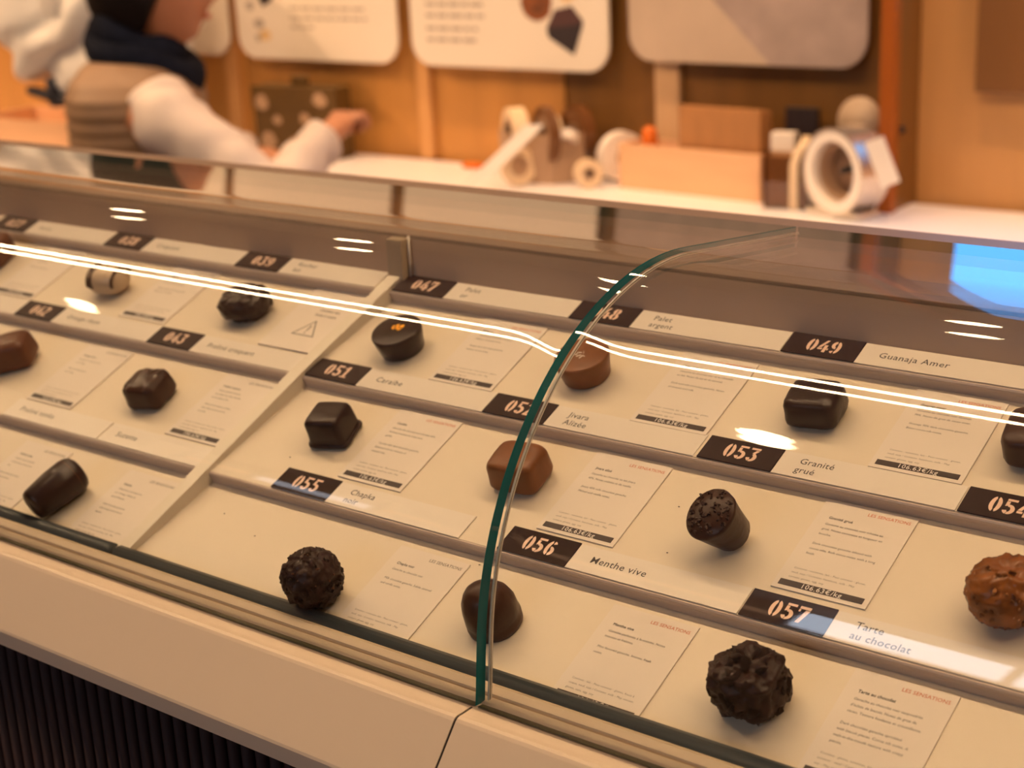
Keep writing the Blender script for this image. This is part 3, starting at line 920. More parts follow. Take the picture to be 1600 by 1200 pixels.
for k in range(110):
    r = 0.0124 * math.sqrt(rnd.random()); a = rnd.uniform(0, 2 * pi)
    s = rnd.uniform(0.0005, 0.0013)
    o = add('nib', CHIPS[k % 6], M['nib'], t, (r * cos(a), r * sin(a), 0.0207 + 0.0016 * (1 - (r / 0.0124) ** 2) + rnd.uniform(-.0003, .0007)), (rnd.uniform(0, 6), rnd.uniform(0, 6), rnd.uniform(0, 6)))
    o.scale = (s, s, s)
t = confection('nut_rocher', 'golden brown milk chocolate ball with nut chips at right edge', 'b', 0.3035, -0.1150, 20)
t.scale = (0.93,) * 3
add('coating', superblob('coating', 0.0165, 0.0160, 0.0130, 0.9, 0.95, rough=0.0014, rs=230, seed=13, nseg=60, nring=40), M['gold_choc'], t)
def chips(t, n, rx, ry, rz, s0, s1, m, nm, seed, zmin=0.12):
    rnd = random.Random(seed)
    for k in range(n):
        while True:
            d = Vector((rnd.gauss(0, 1), rnd.gauss(0, 1), rnd.gauss(0, 1))).normalized()
            if d.z > -0.75:
                break
        s = rnd.uniform(s0, s1)
        p = Vector((d.x * rx, d.y * ry, rz + d.z * rz))
        o = add(nm, CHIPS[k % 6], m, t, p, (rnd.uniform(0, 6), rnd.uniform(0, 6), rnd.uniform(0, 6)))
        o.scale = (s, s, s)
for c_ in CHIPS:
    c_.materials.clear()
def chips_m(t, n, rx, ry, rz, s0, s1, m, nm, seed):
    ms = []
    for c_ in CHIPS:
        k = c_.copy(); k.materials.clear(); k.materials.append(m); ms.append(k)
    rnd = random.Random(seed)
    for k in range(n):
        while True:
            d = Vector((rnd.gauss(0, 1), rnd.gauss(0, 1), rnd.gauss(0, 1))).normalized()
            if d.z > -0.8:
                break
        s = rnd.uniform(s0, s1)
        o = add(nm, ms[k % 6], None, t, Vector((d.x * rx, d.y * ry, rz + d.z * rz)), (rnd.uniform(0, 6), rnd.uniform(0, 6), rnd.uniform(0, 6)))
        o.scale = (s, s, s)
for c_ in CHIPS:
    c_.materials.append(M['nib'])
chips_m(t, 70, 0.0165, 0.0160, 0.0130, 0.0009, 0.0018, M['gold_choc'], 'nut_chip', 5)
chips_m(t, 30, 0.0166, 0.0161, 0.0131, 0.0007, 0.0013, M['nut'], 'nut_chip', 6)
# --- row c
t = confection('barrel_bonbon', 'dark barrel-shaped chocolate lying on its side, front left', 'c', -0.1985, -0.1935, 82)
t.scale = (0.82, 0.94, 0.94)
prof = [(0.0002, -0.0200), (0.0070, -0.0198), (0.0088, -0.0188), (0.0096, -0.0165), (0.0112, 0.0), (0.0116, 0.0120), (0.0110, 0.0135), (0.0112, 0.0150), (0.0098, 0.0185), (0.0080, 0.0198), (0.0002, 0.0200)]
o = add('coating', lathe('coating', prof, 40, 0.0002, 150, 2), M['black_choc'], t, (0, 0, 0.0112), (0, pi / 2, 0))
o = add('seam_line', ring_mesh('seam_line', 0.01135, 0.0108, 0.0006), M['milk_choc2'], t, (0.0130, 0, 0.0112), (0, 0, pi / 2))
t = confection('crumb_rocher', 'round dark rocher covered in crumbly nibs under number 055', 'c', 0.0045, -0.2010, 0)
add('coating', superblob('coating', 0.0140, 0.0138, 0.0132, 0.85, 0.95, rough=0.0016, rs=300, seed=17, nseg=60, nring=40), M['rough_choc'], t)
chips_m(t, 150, 0.0141, 0.0139, 0.0132, 0.0008, 0.0018, M['rough_choc'], 'crumb', 8)
chips_m(t, 40, 0.0146, 0.0144, 0.0136, 0.0005, 0.0010, M['milk_choc2'], 'crumb', 9)
t = confection('domed_bonbon', 'dark domed chocolate behind the vertical glass seam', 'c', 0.0975, -0.1850, 0, (4, 0))
prof = [(0.0002, 0), (0.0118, 0), (0.0128, 0.0008), (0.0130, 0.0030), (0.0124, 0.0045), (0.0126, 0.0060), (0.0122, 0.0110), (0.0108, 0.0160), (0.0085, 0.0198), (0.0055, 0.0220), (0.0025, 0.0229), (0.0002, 0.0231)]
add('coating', lathe('coating', prof, 44, 0.0005, 130, 6), M['dark_choc'], t)
t = confection('crisp_cluster', 'jagged dark chocolate cluster with crisp flakes under number 057', 'c', 0.2270, -0.1855, 0)
add('core', superblob('core', 0.0140, 0.0130, 0.0120, 0.6, 0.7, rough=0.0028, rs=190, seed=21, nseg=64, nring=40), M['rough_choc'], t)
rnd = random.Random(31)
def flake_mesh(seed):
    r_ = random.Random(seed)
    bm = bmesh.new()
    bmesh.ops.create_icosphere(bm, subdivisions=2, radius=1.0)
    for v in bm.verts:
        n = noise.noise(v.co * 1.7 + Vector((seed * 3.1, 0, 0)))
        v.co = Vector((v.co.x * 1.25, v.co.y * 0.85, v.co.z * 0.42)) * (1 + 0.35 * n)
        v.co.z += 0.35 * v.co.x * v.co.x
    return bm_to_mesh(bm, 'flake', True)
FL = [flake_mesh(s) for s in range(5)]
for k in range(95):
    while True:
        d = Vector((rnd.gauss(0, 1), rnd.gauss(0, 1), rnd.gauss(0, 1))).normalized()
        if d.z > -0.7:
            break
    s = rnd.uniform(0.0017, 0.0042)
    o = add('flake', FL[k % 5], M['rough_choc'], t, Vector((d.x * 0.0138, d.y * 0.0128, max(0.0028, 0.0118 + d.z * 0.0116))), (rnd.uniform(0, 6), rnd.uniform(0, 6), rnd.uniform(0, 6)))
    o.scale = (s, s, s)
# stray crumbs lying on the lower trays
crumb_spots = [('b', 0.155, -0.128), ('b', -0.078, -0.128), ('c', 0.163, -0.196), ('c', -0.062, -0.178), ('c', 0.068, -0.157), ('b', 0.282, -0.102), ('c', -0.092, -0.170), ('b', 0.145, -0.100)]
for k, (r, x, v) in enumerate(crumb_spots):
    o = add('chocolate_crumb', CHIPS[k % 6], None, None, tw(x, v, TZ[r] + 0.0003))
    o.scale = (0.0005, 0.0004, 0.0004)
    tag(o, 'tiny dark chocolate crumb on the cream tray ' + ['left of the nib-topped cup, nearer the front', 'below the smooth dark square block', 'right of the dark domed chocolate', 'left of the crumbly round rocher', 'just right of the glass seam, front row', 'left of the golden nut ball', 'beside the divider on the front row', 'left of the nib-topped cup, further back'][k], 'crumb', 'stray crumbs on the trays')
#REAR#
# =================================================================== REAR WORKTOP
CZ = 0.95
wt = thing('rear_worktop', 'long white worktop along the wood-panelled wall', 'worktop', (0, 0, FLOOR_Z))
def wpart(name, me, m):
    return add(name, me, m, wt, (0, 0, -FLOOR_Z))
wpart('top', box_mesh('top', XL + 0.02, XR - 0.02, 1.42, YB - 0.018, CZ - 0.035, CZ, 0.003), M['white_counter'])
wpart('body', box_mesh('body', XL + 0.03, XR - 0.03, 1.45, YB - 0.02, FLOOR_Z + 0.002, CZ - 0.036), M['tan_wood'])

# partition panel standing on the worktop, with orange front edge
pt = thing('partition_panel', 'upright wooden partition with orange-red front edge beside the grey poster', 'partition', (-0.585, 1.715, CZ))
add('board', box_mesh('board', -0.006, 0.006, 0.012, 0.100, 0.0, 1.70), M['dark_wood'], pt)
add('front_post', box_mesh('front_post', -0.013, 0.013, -0.012, 0.0115, 0.0, 1.70, 0.003), M['orange_wood'], pt)
add('hinge_knob', superblob('hinge_knob', 0.006, 0.006, 0.006, 1, 1), M['plinth'], pt, (0.009, 0.030, 0.125))

# wall display with blue screen
M['screen_blue'] = emission('bright_blue_screen', (0.10, 0.42, 1.0), SCREEN_E)
M['bezel'] = mat('brown_smoked_bezel', (0.22, 0.10, 0.035), 0.3)
wd = thing('wall_display', 'tall wall display with smoked brown lower bezel, right of the partition', 'display', (-0.03, YB - 0.03, 1.139))
def rrect(w, h, r, n=8):
    pts = []
    for cx, cy, a0 in ((w / 2 - r, h / 2 - r, 0), (-w / 2 + r, h / 2 - r, 90), (-w / 2 + r, -h / 2 + r, 180), (w / 2 - r, -h / 2 + r, 270)):
        for k in range(n + 1):
            a = radians(a0 + 90 * k / n)
            pts.append((cx + r * cos(a), cy + r * sin(a)))
    return pts
o = add('housing', box_mesh('housing', -0.447, 0.447, 0.0, 0.024, 0.0, 1.20, 0.002), M['bezel'], wd)
o = add('screen', poly_plate('screen', rrect(0.89, 1.005, 0.045), 0, 0.003), M['screen_blue'], wd, (0, 0.0, 0.660), (pi / 2, 0, 0))

# =================================================================== POSTERS
M['poster'] = mat('white_poster_card', (0.80, 0.72, 0.62), 0.55)
M['poster_grey'] = mat('grey_mauve_print', (0.37, 0.29, 0.265), 0.55, var=0.12, vscale=18)
M['poster_light'] = mat('pale_beige_print', (0.52, 0.41, 0.32), 0.55, var=0.06, vscale=14)
M['print_brown'] = mat('brown_print', (0.22, 0.065, 0.018), 0.6, var=0.5, vscale=40)
M['print_beige'] = mat('beige_print', (0.72, 0.50, 0.24), 0.6, var=0.1, vscale=40)
M['print_navy'] = mat('dark_plum_print', (0.022, 0.014, 0.020), 0.6)
M['print_plum'] = mat('plum_print', (0.070, 0.028, 0.030), 0.6)
M['print_grey'] = mat('grey_print', (0.42, 0.36, 0.31), 0.6)
PYY = YB - 0.032
def poster(label, x0, x1, z0, z1, m='poster'):
    t = thing('wall_poster', label, 'poster', ((x0 + x1) / 2, PYY, z0), group='rounded wall posters')
    o = add('panel', poly_plate('panel', rrect(x1 - x0, z1 - z0, 0.050), 0, 0.006), M[m], t, (0, 0, (z1 - z0) / 2), (pi / 2, 0, 0))
    for sx in (-1, 1):
        add('stand_off', cyl_mesh('stand_off', 0.006, 0.006, 0.0275, 12), M['lamp_ring'], t, (sx * ((x1 - x0) / 2 - 0.07), 0.0, (z1 - z0) * 0.5), (-pi / 2, 0, 0))
    return t
def pprint(t, name, m, polys, dy=-0.0066):
    """flat print on a poster face: polygons in (x, z) relative to the poster base centre"""
    g = [([(x, dy, z) for x, z in p], [tuple(range(len(p)))]) for p in polys]
    return add(name, merge_meshes(name, g), m, t)
def blob(cx, cz, rx, rz, n=18, j=0.08, seed=1):
    r_ = random.Random(seed)
    return [(cx + rx * cos(2 * pi * k / n) * r_.uniform(1 - j, 1 + j), cz + rz * sin(2 * pi * k / n) * r_.uniform(1 - j, 1 + j)) for k in range(n)]
def words(x0, x1, z, h, seed):
    r_ = random.Random(seed)
    out, x = [], x0
    while x < x1 - 0.01:
        w = min(r_.uniform(0.012, 0.036), x1 - x)
        out.append([(x, z), (x + w, z), (x + w, z + h), (x, z + h)])
        x += w + 0.006
    return out
ZB, ZT = 1.146, 1.665
poster('white rounded wall poster partly hidden by the worker', -2.66, -2.190, ZB + 0.003, ZT)
p2 = poster('white rounded wall poster with small dark and white pieces at its left', -2.160, -1.690, ZB, ZT)
pprint(p2, 'printed_piece', M['print_navy'], [[(-.175, .155), (-.150, .110), (-.118, .125), (-.120, .165), (-.150, .180)]])
pprint(p2, 'printed_piece', M['print_grey'], [blob(-.190, .112, .012, .010, seed=3), blob(-.165, .075, .016, .011, seed=4), blob(-.172, .044, .008, .008, seed=5)])
pprint(p2, 'printed_piece', M['print_beige'], [blob(-.150, .050, .018, .012, seed=6)])
pprint(p2, 'heading_print', M['print_navy'], words(-.070, .150, .150, .013, 4))
pprint(p2, 'text_print', M['print_grey'], words(-.068, .160, .105, .006, 5) + words(-.068, .155, .085, .006, 6) + words(-.068, .0, .066, .006, 7))
p3 = poster('white rounded wall poster showing round and cube chocolates at right', -1.652, -1.172, ZB, ZT)
pprint(p3, 'heading_print', M['print_navy'], words(-.200, -.110, .142, .014, 8))
for k, z in enumerate((.117, .095, .070, .048)):
    pprint(p3, 'text_print', M['print_grey'], words(-.198, -.050 - .012 * (k > 1), z, .007, 10 + k))
pprint(p3, 'printed_chocolate', M['print_brown'], [blob(.078, .128, .038, .036, seed=8)])
pprint(p3, 'printed_chocolate', M['print_beige'], [blob(.150, .160, .028, .034, seed=9)])
pprint(p3, 'printed_chocolate', M['print_navy'], [[(.100, .078), (.172, .100), (.185, .088), (.162, .030), (.104, .062)]], -0.0068)
pprint(p3, 'printed_chocolate', M['print_plum'], [[(.100, .078), (.120, .112), (.160, .120), (.186, .092), (.172, .086)]], -0.0070)
p4 = poster('large rounded wall poster with grey mauve photo print', -1.127, -0.658, ZB + 0.024, ZT + 0.02, 'poster_grey')
pprint(p4, 'pale_print_area', M['poster_light'], [[(-.232, .050), (-.229, .032), (-.218, .014), (-.202, .003), (-.184, .0005), (.055, .0005), (-.090, .140), (-.232, .140)]])

# =================================================================== THINGS ON THE WORKTOP
M['kraft'] = mat('kraft_cardboard', (0.40, 0.18, 0.06), 0.7, var=0.1, vscale=12, stretch=(8, 8, 1))
M['pale_wood'] = mat('pale_wood_box', (0.76, 0.45, 0.25), 0.5, var=0.05, vscale=6, stretch=(1, 6, 6))
M['ribbon_cream'] = mat('cream_satin_ribbon', (0.78, 0.60, 0.40), 0.35)
M['ribbon_white'] = mat('white_ribbon', (0.88, 0.80, 0.72), 0.4)
M['ribbon_brown'] = mat('brown_satin_ribbon', (0.14, 0.050, 0.012), 0.35)
M['taupe_card'] = mat('taupe_card_box', (0.42, 0.27, 0.17), 0.6, var=0.05, vscale=10)
M['grey_disc'] = mat('grey_beige_spool_disc', (0.42, 0.31, 0.22), 0.5, var=0.04)
M['steel'] = mat('satin_steel', (0.75, 0.66, 0.56), 0.22, metal=0.85)
M['black_block'] = mat('black_block', (0.02, 0.013, 0.016), 0.4)
M['orange_bit'] = mat('orange_plastic', (0.75, 0.16, 0.01), 0.4)
M['bag_brown'] = mat('olive_brown_bag', (0.10, 0.050, 0.008), 0.55, var=0.1, vscale=20)
M['acrylic'] = glass_mat('smoky_acrylic', (0.80, 0.70, 0.60), 0.06)
def ry(deg):
    return radians(deg)

# olive brown printed gift bag with tab handle
t = thing('gift_bag', 'olive brown gift bag with pale blotches and a small top handle', 'bag', (-1.930, 1.735, CZ), (0, 0, radians(6)))
add('body', box_mesh('body', -0.112, 0.112, -0.028, 0.028, 0.0, 0.150, 0.004), M['bag_brown'], t)
add('handle', box_mesh('handle', -0.022, 0.022, -0.006, 0.006, 0.148, 0.170, 0.004), M['bag_brown'], t)
add('flap', box_mesh('flap', -0.1125, 0.1125, -0.0295, -0.028, 0.105, 0.150), M['bag_brown'], t)
r_ = random.Random(3)
for cx, cz, s in ((-.085, .115, .020), (-.045, .080, .013), (-.075, .035, .022), (.030, .085, .015), (.070, .125, .019), (.085, .060, .014), (-.005, .035, .012)):
    g = [([(x, -0.0300, z) for x, z in blob(cx, cz, s, s * .8, 14, .2, int(cx * 1000))], [tuple(range(14))])]
    add('printed_blotch', merge_meshes('printed_blotch', g), M['taupe_card'], t)

# six-sided taupe box with ribbon rolls
t = thing('hexagonal_box', 'six-sided taupe card box filled with ribbon rolls', 'box', (-1.290, 1.725, CZ), (0, 0, radians(8)))
bm = bmesh.new()
def hexring(r, z):
    return [Vector((r * cos(pi / 3 * k), r * 0.62 * sin(pi / 3 * k), z)) for k in range(6)]
add('wall', loft('wall', [hexring(.090, 0), hexring(.093, .092), hexring(.089, .092), hexring(.085, .006)], False, False), M['taupe_card'], t)
add('base', poly_plate('base', [(p.x, p.y) for p in hexring(.088, 0)], 0.001, 0.006), M['taupe_card'], t)
def roll(name, label, loc, rot, R, r, w, m, parts=True):
    t_ = thing(name, label, 'ribbon roll', loc, rot, 'ribbon rolls on the worktop')
    add('ribbon', ring_mesh('ribbon', R, r, w, 36), M[m], t_)
    add('core', ring_mesh('core', r * 0.98, r * 0.78, w * 0.96, 28), M['taupe_card'], t_)
    return t_
roll('ribbon_roll', 'cream ribbon roll leaning at the left in the six-sided box', (-1.335, 1.705, CZ + .084), (0, radians(-18), radians(-38)), .052, .034, .030, 'ribbon_cream')
roll('ribbon_roll', 'second cream ribbon roll standing in the six-sided box', (-1.290, 1.758, CZ + .078), (0, radians(-10), radians(-30)), .040, .028, .016, 'ribbon_cream')
roll('ribbon_roll', 'narrow dark brown ribbon roll in the six-sided box', (-1.262, 1.703, CZ + .088), (0, radians(-8), radians(-32)), .054, .036, .016, 'ribbon_brown')
roll('ribbon_roll', 'wide dark brown ribbon roll at the right in the six-sided box', (-1.232, 1.762, CZ + .086), (0, radians(8), radians(-24)), .050, .020, .022, 'ribbon_brown')
roll('ribbon_roll', 'small cream ribbon roll on the right rim of the six-sided box', (-1.222, 1.712, CZ + .086), (radians(60), 0, radians(20)), .022, .010, .016, 'ribbon_white')
roll('ribbon_roll', 'small cream ribbon roll standing on the worktop by the pale wooden box', (-1.160, 1.690, CZ + .0265), (0, 0, radians(50)), .026, .012, .020, 'ribbon_cream')
roll('ribbon_roll', 'white ribbon roll behind the corner of the pale wooden box', (-1.140, 1.770, CZ + .0462), (0, 0, radians(60)), .046, .016, .024, 'ribbon_white')
roll('ribbon_roll', 'cream ribbon roll leaning on the front face of the six-sided box', (-1.292, 1.652, CZ + .037), (radians(-8), 0, radians(70)), .036, .020, .012, 'ribbon_cream')
# loose white ribbon end running down to the worktop
rib = []
for k in range(17):
    u = k / 16
    p = Vector((-1.248 - 0.100 * u, 1.650 - 0.090 * u, CZ + 0.112 * (1 - u) ** 1.1 + 0.0035))
    dx = Vector((0.016, 0.008, 0.0))
    rib.append([p - dx, p + dx, p + dx + Vector((0, 0, .0008)), p - dx + Vector((0, 0, .0008))])
o = add('loose_ribbon', loft('loose_ribbon', rib, True, False), M['ribbon_white'])
tag(o, 'loose white ribbon end running from the six-sided box down the worktop', 'ribbon')
# flat orange clip
o = add('orange_clip', superblob('orange_clip', .024, .016, .005, .6, .8), M['orange_bit'], None, (-1.494, 1.765, CZ))
tag(o, 'flat orange clip lying on the worktop near the wall', 'clip')

# pale wooden box with cardboard folders
t = thing('wooden_box', 'pale open wooden box holding brown cardboard', 'box', (-0.955, 1.737, CZ), (0, 0, radians(-3)))
W2, D2, H2, TH = .150, .034, .082, .006
add('front_board', box_mesh('front_board', -W2, W2, -D2, -D2 + TH, 0, H2, .001), M['pale_wood'], t)
add('back_board', box_mesh('back_board', -W2, W2, D2 - TH, D2, 0, H2, .001), M['pale_wood'], t)
for s in (-1, 1):
    add('side_board', box_mesh('side_board', s * W2 - (TH if s > 0 else 0), s * W2 + (TH if s < 0 else 0), -D2 + TH, D2 - TH, 0, H2, .0006), M['pale_wood'], t)
add('bottom_board', box_mesh('bottom_board', -W2 + TH, W2 - TH, -D2 + TH, D2 - TH, 0.001, .006), M['pale_wood'], t)
for k in range(3):
    o = add('kraft_carton', box_mesh('kraft_carton', -0.083, 0.083, -.0065, .0065, 0, .148 - .003 * k, .0008), M['kraft'], None, (-0.898, 1.719 + .0137 * k, CZ + .0065), (0, 0, radians(-3)))
    tag(o, ['front flat brown kraft carton standing in the wooden box', 'middle flat brown kraft carton standing in the wooden box', 'rear flat brown kraft carton standing in the wooden box'][k], 'carton', 'kraft cartons in the wooden box')
o = add('orange_cord_bundle', superblob('orange_cord_bundle', .015, .013, .052, .5, .8, rough=.002), M['orange_bit'], None, (-1.055, 1.737, CZ + .0065))
tag(o, 'small orange bundle sticking out of the wooden box', 'bundle')
o = add('black_carton', box_mesh('black_carton', -.030, .030, -.006, .006, 0, .150, .001), M['black_block'], None, (-0.775, 1.785, CZ + .001))
tag(o, 'black carton standing behind the right end of the wooden box', 'carton')

# acrylic box with ribbon over it
t = thing('acrylic_box', 'smoky clear acrylic box with a cream ribbon over it', 'box', (-0.748, 1.700, CZ), (0, 0, radians(10)))
for nm, b in (('front_wall', (-.040, .040, -.034, -.031, 0, .098)), ('back_wall', (-.040, .040, .031, .034, 0, .098)), ('side_wall', (-.040, -.037, -.031, .031, 0, .098)), ('side_wall', (.037, .040, -.031, .031, 0, .098)), ('base', (-.037, .037, -.031, .031, 0, .003))):
    add(nm, box_mesh(nm, *b), M['acrylic'], t)
add('lining', box_mesh('lining', -.035, .034, -.029, .029, .004, .088, .002), M['taupe_card'], t)
add('ribbon_band', loft('ribbon_band', [[(x, y, z), (x + .015, y, z), (x + .015, y - .001, z + .001), (x, y - .001, z + .001)] for x, y, z in ((.006, -.036, .002), (.006, -.036, .075), (.012, -.034, .095), (.020, -.020, .112), (.016, .0, .118), (.010, .020, .108), (.006, .034, .099))], True, True), M['ribbon_cream'], t)
o = add('white_carton', box_mesh('white_carton', -.020, .020, -.012, .012, 0, .034, .001), M['ribbon_white'], None, (-0.765, 1.702, CZ + .0885), (0, 0, radians(10)))
tag(o, 'small white carton on top of the acrylic box', 'carton')

# steel tape dispenser with big tape wheel, disc and tag
t = thing('tape_dispenser', 'shiny steel tape dispenser with large tape wheel and grey disc', 'dispenser', (-0.636, 1.668, CZ), (0, 0, radians(-12)))
add('wheel', ring_mesh('wheel', .070, .050, .056, 48), M['ribbon_white'], t, (0.0, 0, .074), (0, 0, radians(-10)))
add('wheel_rim', ring_mesh('wheel_rim', .0705, .066, .058, 48), M['steel'], t, (0.0, 0, .074), (0, 0, radians(-10)))
add('hub', ring_mesh('hub', .047, .042, .030, 40), M['taupe_card'], t, (0, 0, .074), (0, 0, radians(-10)))
add('hub_plate', cyl_mesh('hub_plate', .040, .040, .008, 32), M['taupe_card'], t, (0, .026, .074), (pi / 2, 0, 0))
add('axle', cyl_mesh('axle', .006, .006, .030, 16), M['black_block'], t, (0, .022, .074), (pi / 2, 0, 0))
add('base', box_mesh('base', -.060, .050, -.026, .026, 0.0, .012, .003), M['steel'], t)
add('tape_end', loft('tape_end', [[(x, -.016, z), (x, .014, z), (x + .002, .014, z + .001), (x + .002, -.016, z + .001)] for x, z in ((-.066, .060), (-.058, .036), (-.040, .016), (-.010, .013), (.026, .014))], True, True), M['ribbon_white'], t)
add('grey_disc', cyl_mesh('grey_disc', .040, .040, .004, 40), M['grey_disc'], t, (-.024, .066, .142), (radians(86), 0, radians(8)))
add('disc_stem', box_mesh('disc_stem', -.030, -.018, .060, .064, 0.0, .110), M['steel'], t)
add('hanging_tag', box_mesh('hanging_tag', -.017, .017, -.0012, .0012, -.075, 0.0, .001), M['ribbon_white'], t, (.080, -.034, .135), (0, radians(-24), radians(10)))

# =================================================================== WHITE FABRIC BUNDLE AT THE LEFT
M['fabric'] = mat('white_crumpled_fabric', (0.80, 0.78, 0.76), 0.7)
M['navy'] = mat('navy_fabric', (0.010, 0.012, 0.026), 0.75, var=0.2, vscale=40)
t = thing('fabric_bundle', 'large crumpled white fabric bundle behind the worker in the vest', 'fabric bundle', (-2.40, 1.60, CZ))
rings = []
for i in range(1, 40):
    ph = -pi / 2 + pi * i / 40
    ring = []
    for j in range(72):
        th = 2 * pi * j / 72
        p = Vector((0.27 * sgn(cos(ph), .7) * sgn(cos(th), .8), 0.13 * sgn(cos(ph), .7) * sgn(sin(th), .8), 0.20 * sgn(sin(ph), .7)))
        q = Vector((p.x * 3.2 + p.z * 4.5, p.y * 4.0, p.z * 6.0 - p.x * 5.0))
        f = noise.noise(q) * 0.055 + noise.noise(q * 2.3 + Vector((5, 1, 2))) * 0.022
        f += 0.018 * sin((p.z * 1.0 - p.x * 0.55 - 0.7 * p.x * p.x) * 70 + 3 * noise.noise(p * 6))
        p += p.normalized() * f
        p.z += 0.335
        ring.append(p)
    rings.append(ring)
add('fabric', loft('fabric', rings, True, True), M['fabric'], t)
add('strap', loft('strap', [[(x, y - .012, z), (x, y + .012, z), (x, y + .012, z + .016), (x, y - .012, z + .016)] for x, y, z in ((-.20, -.06, .130), (-.10, -.07, .118), (0.02, -.07, .110), (.10, -.06, .108), (.15, -.04, .115))], True, True), M['navy'], t)
add('strap', loft('strap', [[(x - .012, y - .012, z), (x - .012, y + .012, z), (x + .012, y + .012, z), (x + .012, y - .012, z)] for x, y, z in ((-.10, -.07, .17), (-.10, -.07, .118), (-.105, -.06, .105))], True, True), M['navy'], t)
add('hanger_bar', cyl_mesh('hanger_bar', .010, .010, .20, 12), M['dark_wood'], t, (0, 0.03, 0.0))
# low tan crate below it
t = thing('tan_crate', 'low tan wooden crate on the worktop below the white fabric bundle', 'crate', (-2.62, 1.62, CZ), (0, 0, radians(4)))
add('front_board', box_mesh('front_board', -.20, .20, -.10, -.088, 0, .070, .002), M['pale_wood'], t)
add('back_board', box_mesh('back_board', -.20, .20, .088, .10, 0, .070, .002), M['pale_wood'], t)
for s in (-1, 1):
    add('side_board', box_mesh('side_board', s * .194 - .006, s * .194 + .006, -.088, .088, 0, .070, .001), M['pale_wood'], t)
add('bottom_board', box_mesh('bottom_board', -.188, .188, -.088, .088, .001, .010), M['pale_wood'], t)

# =================================================================== THE WORKER
M['skin'] = mat('warm_skin', (0.46, 0.20, 0.105), 0.5, var=0.06, vscale=20)
M['hair'] = mat('black_brown_hair', (0.007, 0.004, 0.004), 0.6, spec=0.15, var=0.3, vscale=60, stretch=(1, 1, 6))
M['vest'] = mat('beige_quilted_vest', (0.24, 0.145, 0.082), 0.6, var=0.05, vscale=25)
M['shirt'] = mat('white_shirt', (0.58, 0.50, 0.46), 0.7, bump=0.2, bscale=25)
M['scarf'] = mat('navy_scarf', (0.006, 0.008, 0.018), 0.9, spec=0.1, var=0.3, vscale=50)
M['trouser'] = mat('dark_trousers', (0.02, 0.02, 0.03), 0.8)
M['lip'] = mat('lips', (0.42, 0.12, 0.08), 0.4)
M['eye'] = mat('dark_eye', (0.02, 0.012, 0.01), 0.2)
FWD = Vector((0.79, 0.61, 0)).normalized()
RGT = Vector((FWD.y, -FWD.x, 0))
ORG = Vector((-1.850, 1.235, FLOOR_Z))
person = thing('person', 'person in beige quilted vest, white shirt and navy scarf, at the rear worktop', 'person', tuple(ORG))
def B(f, r, z):
    """body coordinates: forward, right, height (world z) -> local to the person"""
    return FWD * f + RGT * r + Vector((0, 0, z - FLOOR_Z))
def W(p):
    return Vector(p) - ORG
SH_R, EL_R, WR_R = W((-1.690, 1.145, 1.135)), W((-1.455, 1.190, 1.000)), W((-1.515, 1.375, 1.066))
HD_R = W((-1.532, 1.455, 1.092))
SH_L, EL_L, WR_L = B(0.0, -0.165, 1.140), B(0.05, -0.225, 1.01), B(0.17, -0.150, 1.005)
HD_L = B(0.24, -0.11, 1.000)
def skin_tree(chains):
    """chains: lists of (pos, radius); first point of a chain may repeat an earlier one"""
    vs, es, rad = [], [], []
    key = {}
    for ch in chains:
        prev = None
        for p, r in ch:
            k = tuple(round(c, 4) for c in p)
            if k not in key:
                key[k] = len(vs); vs.append(tuple(p)); rad.append(r)
            i = key[k]
            if prev is not None and prev != i:
                es.append((prev, i))
            prev = i
    me = bpy.data.meshes.new('skel')
    me.from_pydata(vs, es, [])
    o = bpy.data.objects.new('skel', me)
    COL.objects.link(o)
    sk = o.modifiers.new('s', 'SKIN')
    sk.use_smooth_shade = True
    for i, d in enumerate(me.skin_vertices[0].data):
        d.radius = rad[i] if isinstance(rad[i], tuple) else (rad[i], rad[i])
        d.use_root = (i == 0)
    ss = o.modifiers.new('u', 'SUBSURF'); ss.levels = 1; ss.render_levels = 1
    dg = bpy.context.evaluated_depsgraph_get()
    out = bpy.data.meshes.new_from_object(o.evaluated_get(dg))
    v = [p.co.copy() for p in out.vertices]
    f = [tuple(p.vertices) for p in out.polygons]
    bpy.data.objects.remove(o)
    bpy.data.meshes.remove(out)
    return v, f
pel, wai, che, nkb, nkt = B(-.02, 0, .80), B(0, 0, .94), B(.0, 0, 1.09), B(.02, 0, 1.195), B(.035, 0, 1.27)
chains = [[(pel, .125), (wai, .120), (che, .130), (nkb, .062), (nkt, .055)],
          [(che, .130), (SH_R.lerp(che, .35), .072), (SH_R, .058), (SH_R.lerp(EL_R, .5), .044), (EL_R, .038), (EL_R.lerp(WR_R, .5), .034), (WR_R, .025)],
          [(che, .130), (SH_L.lerp(che, .35), .072), (SH_L, .058), (SH_L.lerp(EL_L, .5), .044), (EL_L, .038), (EL_L.lerp(WR_L, .5), .034), (WR_L, .025)],
          [(pel, .125), (B(-.02, .085, .74), .088), (B(.03, .09, .40), .060), (B(-.01, .09, .02), .040), (B(.10, .10, -.045), .032)],
          [(pel, .125), (B(-.02, -.085, .74), .088), (B(.03, -.09, .40), .060), (B(-.01, -.09, .02), .040), (B(.10, -.10, -.045), .032)]]
parts = [skin_tree(chains)]
